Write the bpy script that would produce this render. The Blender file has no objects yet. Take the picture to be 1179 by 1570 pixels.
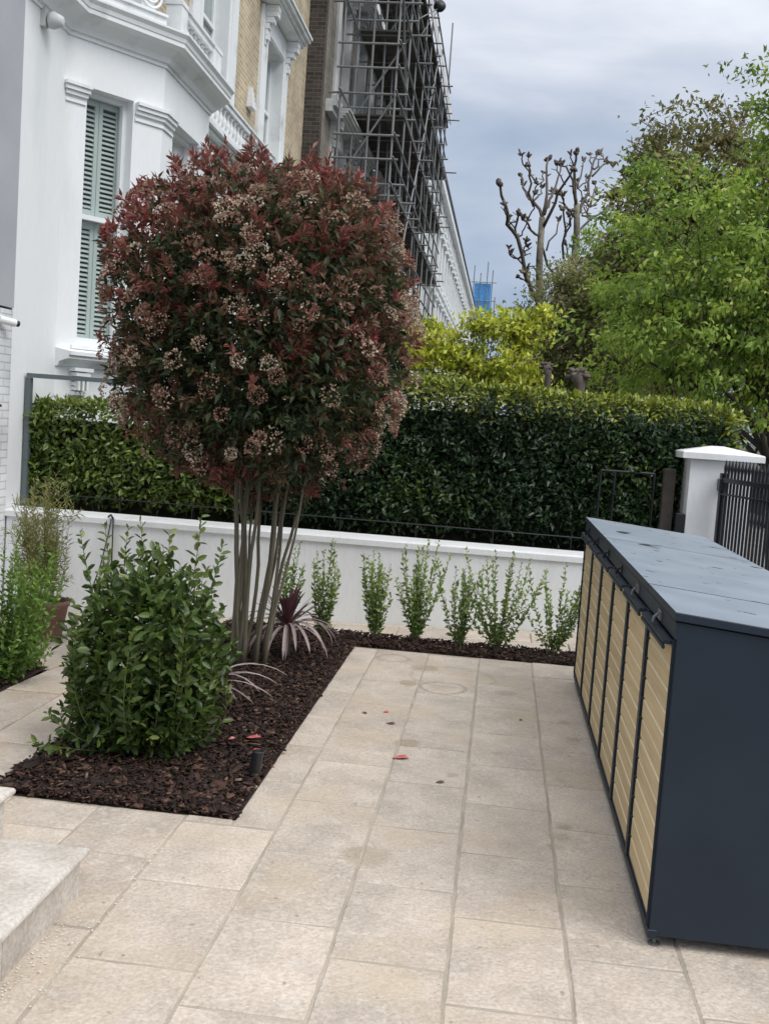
import bpy, math, random
import numpy as np
from mathutils import Vector, Matrix

random.seed(7)
rng = np.random.default_rng(11)
sc = bpy.context.scene
COL = sc.collection
PI = math.pi

# ------------------------------------------------------------------ camera
F_PX, YAW, PITCH, ROLL, EYE = 1600.0, -0.10721743, -0.0864944, 0.0696572, 1.8
fw = Vector((math.sin(YAW)*math.cos(PITCH), math.cos(YAW)*math.cos(PITCH), math.sin(PITCH)))
rt = Vector((math.cos(YAW), -math.sin(YAW), 0)); up = rt.cross(fw)
r2 = rt*math.cos(ROLL) + up*math.sin(ROLL); u2 = -rt*math.sin(ROLL) + up*math.cos(ROLL)
cam_d = bpy.data.cameras.new('camera'); cam = bpy.data.objects.new('camera', cam_d); COL.objects.link(cam)
m = Matrix.Identity(4)
for i in range(3):
    m[i][0], m[i][1], m[i][2] = r2[i], u2[i], -fw[i]
m[0][3], m[1][3], m[2][3] = 0, 0, EYE
cam.matrix_world = m
cam_d.sensor_fit = 'VERTICAL'; cam_d.sensor_height = 36.0; cam_d.lens = 36.0*F_PX/1570.0
cam_d.clip_start = 0.05; cam_d.clip_end = 3000
sc.camera = cam
CAMP = np.array([0, 0, EYE])

# ------------------------------------------------------------------ light
SUN_EL, SUN_AZ = math.radians(50), math.radians(122)      # azimuth measured clockwise from +Y
world = bpy.data.worlds.new('World'); sc.world = world; world.use_nodes = True
nt = world.node_tree; nt.nodes.clear()
def wn(t, **k):
    n = nt.nodes.new(t)
    for a, b in k.items(): setattr(n, a, b)
    return n
L = nt.links.new
out = wn('ShaderNodeOutputWorld')
sky = wn('ShaderNodeTexSky', sky_type='NISHITA'); sky.sun_disc = False
sky.sun_elevation = SUN_EL; sky.sun_rotation = SUN_AZ
bg1 = wn('ShaderNodeBackground'); bg1.inputs[1].default_value = 0.09; L(sky.outputs[0], bg1.inputs[0])
tc = wn('ShaderNodeTexCoord'); sep = wn('ShaderNodeSeparateXYZ'); L(tc.outputs['Generated'], sep.inputs[0])
# cloud cover: CIE-like overcast brightening towards the zenith, broken by soft clouds
mp = wn('ShaderNodeMapping'); mp.inputs['Scale'].default_value = (1.0, 1.0, 2.6); mp.inputs['Location'].default_value = (0.35, 0.1, 0.2)
L(tc.outputs['Generated'], mp.inputs[0])
nz = wn('ShaderNodeTexNoise'); nz.inputs['Scale'].default_value = 3.2; nz.inputs['Detail'].default_value = 5; nz.inputs['Roughness'].default_value = .52
nz.inputs['Distortion'].default_value = .3
L(mp.outputs[0], nz.inputs['Vector'])
add = wn('ShaderNodeMath', operation='MULTIPLY_ADD'); L(nz.outputs['Fac'], add.inputs[0]); add.inputs[1].default_value = 0.62; 
off = wn('ShaderNodeMath', operation='ADD'); L(sep.outputs['Z'], off.inputs[0]); off.inputs[1].default_value = -0.31
L(off.outputs[0], add.inputs[2])
ramp = wn('ShaderNodeValToRGB'); L(add.outputs[0], ramp.inputs[0])
cr = ramp.color_ramp
cr.elements[0].position = 0.0; cr.elements[0].color = (0.225, 0.29, 0.40, 1)
cr.elements[1].position = 1.0; cr.elements[1].color = (1.38, 1.40, 1.46, 1)
for p, c in ((.10, (.265, .33, .435, 1)), (.2, (.375, .425, .515, 1)), (.29, (.515, .55, .62, 1)), (.38, (.67, .70, .75, 1)), (.55, (.90, .95, 1.02, 1))):
    e = cr.elements.new(p); e.color = c
bg2 = wn('ShaderNodeBackground'); bg2.inputs[1].default_value = 1.0; L(ramp.outputs[0], bg2.inputs[0])
mix = wn('ShaderNodeMixShader'); mix.inputs[0].default_value = 0.9
L(bg1.outputs[0], mix.inputs[1]); L(bg2.outputs[0], mix.inputs[2]); L(mix.outputs[0], out.inputs[0])

sd = bpy.data.lights.new('sun', 'SUN'); sd.energy = 1.3; sd.angle = math.radians(34); sd.color = (1.0, .955, .89)
sun = bpy.data.objects.new('sun', sd); COL.objects.link(sun)
sv = Vector((math.sin(SUN_AZ)*math.cos(SUN_EL), math.cos(SUN_AZ)*math.cos(SUN_EL), math.sin(SUN_EL)))
sun.rotation_euler = sv.to_track_quat('Z', 'Y').to_euler(); sun.location = sv*40

vs = sc.view_settings
vs.view_transform = 'Standard'; vs.look = 'None'; vs.exposure = 0.5; vs.gamma = 1.0; vs.use_curve_mapping = False

# ------------------------------------------------------------------ materials
def mat(name, col, rough=.6, col2=None, scale=6, lo=.35, hi=.65, bump=0, bscale=60, metal=0, objvar=0, fine=0, spec=None,
        fscale=220, detail=4, stretch=None, coord='Object'):
    m = bpy.data.materials.new(name); m.use_nodes = True
    n = m.node_tree; b = n.nodes['Principled BSDF']; L = n.links.new
    b.inputs['Roughness'].default_value = rough; b.inputs['Metallic'].default_value = metal
    if spec is not None: b.inputs['Specular IOR Level'].default_value = spec
    b.inputs['Base Color'].default_value = (*col, 1)
    tc = n.nodes.new('ShaderNodeTexCoord'); oi = n.nodes.new('ShaderNodeObjectInfo')
    vec = n.nodes.new('ShaderNodeVectorMath'); vec.operation = 'MULTIPLY_ADD'
    sc_ = n.nodes.new('ShaderNodeCombineXYZ')
    st = stretch or (1, 1, 1)
    vec.inputs[1].default_value = st; L(tc.outputs[coord], vec.inputs[0])
    mm = n.nodes.new('ShaderNodeMath'); mm.operation = 'MULTIPLY'; mm.inputs[1].default_value = 37.0; L(oi.outputs['Random'], mm.inputs[0])
    for k in range(3): L(mm.outputs[0], sc_.inputs[k])
    L(sc_.outputs[0], vec.inputs[2])
    last = None
    if col2 is not None:
        t = n.nodes.new('ShaderNodeTexNoise'); t.inputs['Scale'].default_value = scale; t.inputs['Detail'].default_value = detail
        L(vec.outputs[0], t.inputs['Vector'])
        mr = n.nodes.new('ShaderNodeMapRange'); mr.inputs[1].default_value = lo; mr.inputs[2].default_value = hi; L(t.outputs['Fac'], mr.inputs[0])
        mx = n.nodes.new('ShaderNodeMixRGB'); mx.inputs[1].default_value = (*col, 1); mx.inputs[2].default_value = (*col2, 1)
        L(mr.outputs[0], mx.inputs[0]); last = mx.outputs[0]
    if last is None:
        rgb = n.nodes.new('ShaderNodeRGB'); rgb.outputs[0].default_value = (*col, 1); last = rgb.outputs[0]
    if fine:
        t = n.nodes.new('ShaderNodeTexNoise'); t.inputs['Scale'].default_value = fscale; t.inputs['Detail'].default_value = 3
        L(vec.outputs[0], t.inputs['Vector'])
        mr = n.nodes.new('ShaderNodeMapRange'); mr.inputs[1].default_value = .3; mr.inputs[2].default_value = .7
        mr.inputs[3].default_value = 1-fine; mr.inputs[4].default_value = 1+fine; L(t.outputs['Fac'], mr.inputs[0])
        mu = n.nodes.new('ShaderNodeVectorMath'); mu.operation = 'SCALE'; L(last, mu.inputs[0]); L(mr.outputs[0], mu.inputs['Scale']); last = mu.outputs[0]
    if objvar:
        mr = n.nodes.new('ShaderNodeMapRange'); mr.inputs[3].default_value = 1-objvar; mr.inputs[4].default_value = 1+objvar
        L(oi.outputs['Random'], mr.inputs[0])
        mu = n.nodes.new('ShaderNodeVectorMath'); mu.operation = 'SCALE'; L(last, mu.inputs[0]); L(mr.outputs[0], mu.inputs['Scale']); last = mu.outputs[0]
    L(last, b.inputs['Base Color'])
    if bump:
        t = n.nodes.new('ShaderNodeTexNoise'); t.inputs['Scale'].default_value = bscale; t.inputs['Detail'].default_value = 5
        L(vec.outputs[0], t.inputs['Vector'])
        bp = n.nodes.new('ShaderNodeBump'); bp.inputs['Strength'].default_value = bump; bp.inputs['Distance'].default_value = .01
        L(t.outputs['Fac'], bp.inputs['Height']); L(bp.outputs[0], b.inputs['Normal'])
    m['last'] = 0
    return m

def leaf_mat(name, stops, rough=.42, transl=.22, spec=.5):
    """foliage: natural leaf-to-leaf colour from a per-leaf random attribute"""
    m = bpy.data.materials.new(name); m.use_nodes = True
    n = m.node_tree; b = n.nodes['Principled BSDF']; L = n.links.new
    a = n.nodes.new('ShaderNodeAttribute'); a.attribute_name = 'tint'
    r = n.nodes.new('ShaderNodeValToRGB'); L(a.outputs['Fac'], r.inputs[0])
    cr = r.color_ramp
    cr.elements[0].position = stops[0][0]; cr.elements[0].color = (*stops[0][1], 1)
    cr.elements[1].position = stops[-1][0]; cr.elements[1].color = (*stops[-1][1], 1)
    for p, c in stops[1:-1]:
        e = cr.elements.new(p); e.color = (*c, 1)
    L(r.outputs[0], b.inputs['Base Color']); b.inputs['Roughness'].default_value = rough
    b.inputs['Specular IOR Level'].default_value = spec
    if transl:
        t = n.nodes.new('ShaderNodeBsdfTranslucent'); L(r.outputs[0], t.inputs[0])
        mx = n.nodes.new('ShaderNodeMixShader'); mx.inputs[0].default_value = transl
        L(b.outputs[0], mx.inputs[1]); L(t.outputs[0], mx.inputs[2]); L(mx.outputs[0], n.nodes['Material Output'].inputs[0])
    return m

def brick_mat(name, c1, c2, mortar, w=.225, h=.075, rough=.85):
    m = bpy.data.materials.new(name); m.use_nodes = True
    n = m.node_tree; b = n.nodes['Principled BSDF']; L = n.links.new; b.inputs['Roughness'].default_value = rough
    g = n.nodes.new('ShaderNodeNewGeometry'); s = n.nodes.new('ShaderNodeSeparateXYZ'); L(g.outputs['Position'], s.inputs[0])
    ad = n.nodes.new('ShaderNodeMath'); ad.operation = 'ADD'; L(s.outputs[0], ad.inputs[0]); L(s.outputs[1], ad.inputs[1])
    cb = n.nodes.new('ShaderNodeCombineXYZ'); L(ad.outputs[0], cb.inputs[0]); L(s.outputs[2], cb.inputs[1])
    t = n.nodes.new('ShaderNodeTexBrick'); t.inputs['Scale'].default_value = 1; t.inputs['Brick Width'].default_value = w; t.inputs['Row Height'].default_value = h
    t.inputs['Mortar Size'].default_value = .009; t.inputs['Color1'].default_value = (*c1, 1); t.inputs['Color2'].default_value = (*c2, 1); t.inputs['Mortar'].default_value = (*mortar, 1)
    t.inputs['Mortar Smooth'].default_value = .3
    L(cb.outputs[0], t.inputs['Vector'])
    nz = n.nodes.new('ShaderNodeTexNoise'); nz.inputs['Scale'].default_value = 1.3; nz.inputs['Detail'].default_value = 6; L(g.outputs['Position'], nz.inputs['Vector'])
    mr = n.nodes.new('ShaderNodeMapRange'); mr.inputs[1].default_value = .3; mr.inputs[2].default_value = .7; mr.inputs[3].default_value = .7; mr.inputs[4].default_value = 1.2; L(nz.outputs['Fac'], mr.inputs[0])
    mu = n.nodes.new('ShaderNodeVectorMath'); mu.operation = 'SCALE'; L(t.outputs[0], mu.inputs[0]); L(mr.outputs[0], mu.inputs['Scale'])
    L(mu.outputs[0], b.inputs['Base Color'])
    bp = n.nodes.new('ShaderNodeBump'); bp.inputs['Strength'].default_value = .5; bp.inputs['Distance'].default_value = -.01; L(t.outputs['Fac'], bp.inputs['Height']); L(bp.outputs[0], b.inputs['Normal'])
    return m

M = {}
M['render'] = mat('white_painted_render', (.80, .82, .83), .55, (.69, .70, .69), 2.2, .48, .78, bump=.2, bscale=25, stretch=(1.6, 1, .35), fine=.03, fscale=30)
M['stucco'] = mat('white_stucco', (.80, .82, .835), .5, (.66, .68, .68), 1.3, .52, .85, bump=.12, bscale=18, stretch=(1.5, 1.5, .3), fine=.02, fscale=25)
M['trim'] = mat('white_moulding_paint', (.79, .81, .82), .5, (.48, .49, .47), 2.6, .54, .85, bump=.15, bscale=40)
M['oldstucco'] = mat('weathered_pale_stucco', (.60, .61, .60), .7, (.33, .33, .31), 1.4, .45, .75, bump=.2, bscale=12)
M['terrace'] = mat('dulled_white_stucco', (.60, .61, .61), .7, (.42, .42, .41), .6, .4, .75)
M['grey_render'] = mat('grey_render', (.41, .42, .45), .7, (.36, .37, .40), 1.5, bump=.1)
M['mortar'] = mat('sandy_mortar', (.43, .385, .315), .9, (.33, .29, .235), 5, bump=.5, bscale=120, fine=.2, fscale=300)
M['soil'] = mat('dark_soil', (.022, .014, .010), .95, (.035, .022, .015), 9, bump=1, bscale=50)
M['charcoal'] = mat('charcoal_powder_coat', (.010, .018, .030), .5, (.013, .022, .035), 3, bump=.04, bscale=500, spec=.35)
M['black'] = mat('black_metal', (.012, .013, .016), .45)
M['iron'] = mat('black_painted_iron', (.012, .014, .020), .35, spec=.5)
M['pine'] = mat('pale_pine_board', (.62, .49, .28), .6, (.53, .39, .21), 3.2, .35, .7, bump=.15, bscale=80, objvar=.10, stretch=(1, 1, 14))
M['pine_edge'] = mat('pine_edge_painted_highlight', (.80, .70, .48), .6)  # paler copy of the pine, edge highlight put into the colour
M['steel'] = mat('galvanised_steel_tube', (.30, .31, .32), .5, (.15, .15, .15), 6, metal=.4)
M['board'] = mat('scaffold_board', (.10, .085, .07), .9, (.05, .045, .04), 3, objvar=.3)
M['sheet_white'] = mat('white_sheeting', (.7, .7, .7), .6, (.4, .38, .36), 3)
M['sheet_blue'] = mat('blue_sheeting', (.06, .26, .62), .5, (.10, .36, .75), 4)
M['shutter'] = mat('sage_green_paint', (.60, .62, .58), .5)
M['sash'] = mat('sash_paint', (.80, .82, .83), .4)
M['dark'] = mat('dark_room', (.012, .014, .015), .8)
M['slate'] = mat('dark_slate', (.03, .032, .038), .6)
M['bark'] = mat('grey_brown_bark', (.15, .125, .10), .85, (.075, .062, .05), 9, bump=.6, bscale=40, stretch=(1, 1, .25))
M['bark_stem'] = mat('smooth_grey_olive_bark', (.15, .135, .095), .8, (.085, .075, .05), 7, bump=.35, bscale=50, stretch=(1, 1, .3))
M['bark_dark'] = mat('dark_bark', (.045, .037, .030), .9, (.07, .06, .05), 7, bump=.6, bscale=30)
M['bark_pale'] = mat('pale_plane_bark', (.23, .21, .17), .85, (.10, .085, .07), 5, bump=.5, bscale=12)
M['hedge_shade'] = mat('painted_hedge_shade', (.012, .012, .008), .95, (.03, .025, .015), 12, bump=1, bscale=25)  # near-black colour stands in for shade inside the hedges
M['twig'] = mat('thin_twig', (.10, .075, .045), .8)
M['stem_green'] = mat('green_stem', (.11, .13, .045), .6)
M['terracotta'] = mat('terracotta', (.27, .15, .115), .8, (.20, .11, .085), 5, bump=.2, bscale=60)
M['petal'] = mat('red_pink_petal', (.42, .05, .06), .5, (.55, .22, .20), 8)
M['dryleaf'] = mat('dry_brown_leaf', (.13, .07, .045), .7)
M['road'] = mat('asphalt', (.05, .05, .052), .9, (.065, .065, .065), 2, bump=.4, bscale=60)
M['pavement'] = mat('street_pavement', (.26, .25, .23), .85, (.20, .19, .18), 1.5)
M['ground'] = mat('ground_earth', (.07, .065, .05), .95, (.05, .06, .03), .5)
M['frame_grey'] = mat('grey_green_metal_frame', (.10, .125, .13), .5)
M['pane'] = None

def glass_mat():
    m = bpy.data.materials.new('window_glass'); m.use_nodes = True; n = m.node_tree; L = n.links.new
    n.nodes.remove(n.nodes['Principled BSDF'])
    t = n.nodes.new('ShaderNodeBsdfTransparent'); t.inputs[0].default_value = (.82, .88, .88, 1)
    g = n.nodes.new('ShaderNodeBsdfGlossy'); g.inputs['Roughness'].default_value = .03
    f = n.nodes.new('ShaderNodeFresnel'); f.inputs[0].default_value = 1.35
    mx = n.nodes.new('ShaderNodeMixShader'); L(f.outputs[0], mx.inputs[0]); L(t.outputs[0], mx.inputs[1]); L(g.outputs[0], mx.inputs[2])
    L(mx.outputs[0], n.nodes['Material Output'].inputs[0]); return m
M['pane'] = glass_mat()
M['farpane'] = mat('far_window_glass', (.06, .075, .08), .08, (.14, .16, .17), .8)
M['skypane'] = mat('window_glass_painted_sky_grey', (.33, .37, .37), .15, (.20, .24, .25), 1.2)  # opaque grey pane colour stands in for sky reflected in the glass
M['brick_yellow'] = brick_mat('london_stock_brick', (.50, .405, .26), (.37, .285, .17), (.56, .52, .45))
M['brick_dark'] = brick_mat('sooty_dark_brick', (.075, .06, .05), (.035, .028, .024), (.11, .10, .09), h=.085)
M['brick_grey'] = brick_mat('weathered_grey_brick', (.24, .21, .17), (.15, .13, .10), (.28, .26, .23))
M['brick_white'] = brick_mat('white_painted_brick', (.78, .80, .82), (.74, .76, .78), (.58, .60, .62))

# paving stone: warm sandstone, stone-to-stone variation, tide marks left by pots
def tile_mat():
    m = mat('cream_limestone_paver', (.55, .475, .40), .62, (.41, .352, .295), 4.5, .32, .70, objvar=.08, fine=.17, fscale=75, bump=.55, bscale=55, detail=8)
    n = m.node_tree; L = n.links.new; b = n.nodes['Principled BSDF']
    src = b.inputs['Base Color'].links[0].from_socket
    # pale mottling
    tcn = [x for x in n.nodes if x.type == 'TEX_COORD'][0]
    vec = [x for x in n.nodes if x.type == 'VECT_MATH' and x.operation == 'MULTIPLY_ADD'][0]
    t = n.nodes.new('ShaderNodeTexNoise'); t.inputs['Scale'].default_value = 24; t.inputs['Detail'].default_value = 10; t.inputs['Roughness'].default_value = .78
    L(vec.outputs[0], t.inputs['Vector'])
    mr = n.nodes.new('ShaderNodeMapRange'); mr.inputs[1].default_value = .52; mr.inputs[2].default_value = .66; mr.inputs[4].default_value = .6; L(t.outputs['Fac'], mr.inputs[0])
    mx = n.nodes.new('ShaderNodeMixRGB'); mx.inputs[2].default_value = (.66, .62, .55, 1); L(mr.outputs[0], mx.inputs[0]); L(src, mx.inputs[1]); src = mx.outputs[0]
    # warm iron blush
    t = n.nodes.new('ShaderNodeTexNoise'); t.inputs['Scale'].default_value = 2.1; t.inputs['Detail'].default_value = 3; g = n.nodes.new('ShaderNodeNewGeometry'); L(g.outputs['Position'], t.inputs['Vector'])
    mr = n.nodes.new('ShaderNodeMapRange'); mr.inputs[1].default_value = .50; mr.inputs[2].default_value = .70; mr.inputs[4].default_value = .5; L(t.outputs['Fac'], mr.inputs[0])
    mx = n.nodes.new('ShaderNodeMixRGB'); mx.inputs[2].default_value = (.50, .40, .28, 1); L(mr.outputs[0], mx.inputs[0]); L(src, mx.inputs[1]); src = mx.outputs[0]
    # small dark specks
    t = n.nodes.new('ShaderNodeTexNoise'); t.inputs['Scale'].default_value = 26; t.inputs['Detail'].default_value = 6; L(g.outputs['Position'], t.inputs['Vector'])
    mr = n.nodes.new('ShaderNodeMapRange'); mr.inputs[1].default_value = .665; mr.inputs[2].default_value = .72; mr.inputs[4].default_value = .55; L(t.outputs['Fac'], mr.inputs[0])
    mx = n.nodes.new('ShaderNodeMixRGB'); mx.inputs[2].default_value = (.16, .12, .09, 1); L(mr.outputs[0], mx.inputs[0]); L(src, mx.inputs[1]); src = mx.outputs[0]
    # tide-mark rings and blotches (x, y, r, ring?)
    wob = n.nodes.new('ShaderNodeTexNoise'); wob.inputs['Scale'].default_value = 9; wob.inputs['Detail'].default_value = 4; L(g.outputs['Position'], wob.inputs['Vector'])
    for (cx, cy, r, w, s, ring) in ((-.27, 7.08, .155, .022, .55, 1), (-.27, 7.08, .11, .05, .18, 0), (-.52, 7.12, .085, .05, .5, 0), (-.44, 7.62, .12, .05, .45, 0), (-.70, 7.85, .12, .03, .4, 1),
                                    (.16, 7.1, .09, .05, .35, 0), (-.40, 5.75, .09, .05, .5, 0), (-.42, 4.18, .115, .05, .35, 0), (-.22, 7.42, .30, .02, .25, 1), (.40, 4.62, .07, .05, .4, 0), (.43, 4.75, .045, .03, .45, 0), (.36, 4.5, .05, .03, .4, 0), (.52, 6.5, .06, .04, .4, 0), (.56, 6.15, .05, .03, .4, 0), (.44, 5.4, .045, .03, .35, 0), (.1, 5.75, .04, .03, .35, 0), (-.02, 5.5, .04, .03, .35, 0), (-.12, 5.3, .045, .03, .4, 0)):
        sub = n.nodes.new('ShaderNodeVectorMath'); sub.operation = 'DISTANCE'; L(g.outputs['Position'], sub.inputs[0]); sub.inputs[1].default_value = (cx, cy, 0.0)
        w1 = n.nodes.new('ShaderNodeMath'); w1.operation = 'MULTIPLY_ADD'; L(wob.outputs['Fac'], w1.inputs[0]); w1.inputs[1].default_value = .09; w1.inputs[2].default_value = -.045
        ad = n.nodes.new('ShaderNodeMath'); ad.operation = 'ADD'; L(sub.outputs['Value'], ad.inputs[0]); L(w1.outputs[0], ad.inputs[1])
        if ring:
            s1 = n.nodes.new('ShaderNodeMath'); s1.operation = 'SUBTRACT'; L(ad.outputs[0], s1.inputs[0]); s1.inputs[1].default_value = r
            ab = n.nodes.new('ShaderNodeMath'); ab.operation = 'ABSOLUTE'; L(s1.outputs[0], ab.inputs[0]); dist = ab.outputs[0]; lo, hi = w*.3, w
        else:
            dist = ad.outputs[0]; lo, hi = r-.03, r
        mr = n.nodes.new('ShaderNodeMapRange'); mr.inputs[1].default_value = lo; mr.inputs[2].default_value = hi; mr.inputs[3].default_value = s; mr.inputs[4].default_value = 0; L(dist, mr.inputs[0])
        mx = n.nodes.new('ShaderNodeMixRGB'); mx.inputs[2].default_value = (.24, .185, .11, 1); L(mr.outputs[0], mx.inputs[0]); L(src, mx.inputs[1]); src = mx.outputs[0]
    L(src, b.inputs['Base Color'])
    return m
M['tile'] = tile_mat()
M['step'] = mat('pale_travertine_step', (.56, .52, .47), .6, (.42, .38, .33), 5, .4, .7, fine=.16, fscale=60, bump=.45, bscale=60)

# wet lid with puddle marks; sky sheen painted in as a paler base colour
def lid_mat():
    m = mat('wet_lid_with_painted_sky_sheen', (.27, .315, .38), .42, (.33, .375, .44), 4, .4, .7, metal=.55)
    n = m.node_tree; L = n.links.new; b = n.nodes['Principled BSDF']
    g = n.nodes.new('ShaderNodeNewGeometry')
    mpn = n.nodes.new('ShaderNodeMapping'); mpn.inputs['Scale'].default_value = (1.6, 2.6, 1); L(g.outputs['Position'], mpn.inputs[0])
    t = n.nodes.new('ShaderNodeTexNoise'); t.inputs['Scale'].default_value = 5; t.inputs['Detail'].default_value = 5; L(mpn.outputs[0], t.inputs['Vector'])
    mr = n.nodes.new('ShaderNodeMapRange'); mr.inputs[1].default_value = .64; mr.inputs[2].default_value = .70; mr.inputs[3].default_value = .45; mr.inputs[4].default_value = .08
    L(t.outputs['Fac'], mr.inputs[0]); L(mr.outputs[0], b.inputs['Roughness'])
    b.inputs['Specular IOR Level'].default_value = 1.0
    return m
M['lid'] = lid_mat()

M['leaf_photinia'] = leaf_mat('photinia_leaf', [(0, (.024, .044, .016)), (.30, (.052, .080, .028)), (.46, (.11, .090, .042)), (.62, (.20, .098, .062)), (.82, (.235, .085, .066)), (1, (.32, .085, .078))], .48, .26)
M['flower'] = leaf_mat('photinia_floret', [(0, (.20, .10, .075)), (.4, (.34, .20, .15)), (.7, (.45, .33, .24)), (1, (.60, .54, .42))], .7, .15, .2)
M['leaf_laurel'] = leaf_mat('glossy_laurel_leaf', [(0, (.022, .045, .010)), (.45, (.055, .100, .018)), (.8, (.115, .165, .034)), (1, (.24, .28, .075))], .40, .22)
M['leaf_privet'] = leaf_mat('young_privet_leaf', [(0, (.06, .125, .03)), (.5, (.17, .27, .065)), (1, (.40, .50, .17))], .4, .25)
M['leaf_hedge'] = leaf_mat('dark_hedge_leaf', [(0, (.010, .026, .011)), (.5, (.026, .058, .018)), (.72, (.055, .10, .022)), (.82, (.13, .18, .022)), (1, (.40, .42, .045))], .38, .12)
M['leaf_hedge_light'] = leaf_mat('light_hedge_leaf', [(0, (.05, .09, .02)), (.35, (.12, .18, .03)), (.8, (.20, .26, .05)), (1, (.34, .38, .09))], .38, .18)
M['leaf_gold'] = leaf_mat('golden_leaf', [(0, (.24, .30, .02)), (.35, (.46, .51, .05)), (.8, (.64, .65, .09)), (1, (.78, .76, .18))], .5, .3)
M['leaf_spring'] = leaf_mat('spring_green_leaf', [(0, (.09, .16, .025)), (.3, (.20, .32, .045)), (.7, (.36, .48, .075)), (.88, (.48, .56, .12)), (1, (.20, .14, .06))], .5, .42)
M['leaf_olive'] = leaf_mat('olive_brown_leaf', [(0, (.17, .21, .06)), (.5, (.30, .32, .12)), (.8, (.44, .40, .22)), (1, (.58, .48, .36))], .6, .4)
M['leaf_bronze'] = leaf_mat('bronze_green_leaf', [(0, (.10, .11, .035)), (.5, (.19, .19, .06)), (1, (.25, .19, .09))], .55, .4)
M['leaf_bamboo'] = leaf_mat('bamboo_leaf', [(0, (.16, .20, .05)), (.5, (.30, .32, .09)), (1, (.50, .45, .19))], .5, .25)
M['leaf_lime'] = leaf_mat('bright_green_leaf', [(0, (.05, .11, .015)), (.5, (.11, .22, .03)), (1, (.21, .33, .05))], .42, .25)
M['leaf_cordyline'] = leaf_mat('purple_strap_leaf', [(0, (.05, .014, .022)), (.45, (.12, .05, .06)), (.7, (.24, .17, .17)), (1, (.42, .36, .34))], .45, .1)
M['chip'] = leaf_mat('bark_chip', [(0, (.012, .007, .006)), (.5, (.030, .016, .012)), (.78, (.070, .034, .023)), (.92, (.13, .075, .05)), (1, (.38, .30, .22))], .75, 0, .3)
M['grit'] = mat('pale_grit', (.7, .66, .58), .8)

# ------------------------------------------------------------------ mesh helpers
def link(o, parent=None):
    COL.objects.link(o)
    if parent is not None: o.parent = parent
    return o
def tag(o, label=None, cat=None, group=None, kind=None):
    if label: o['label'] = label
    if cat: o['category'] = cat
    if group: o['group'] = group
    if kind: o['kind'] = kind
    return o
def empty(name, loc, label=None, cat=None, group=None, rz=0):
    o = bpy.data.objects.new(name, None); o.location = loc; o.rotation_euler = (0, 0, rz); o.empty_display_size = .2
    link(o); tag(o, label, cat, group); return o

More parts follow.
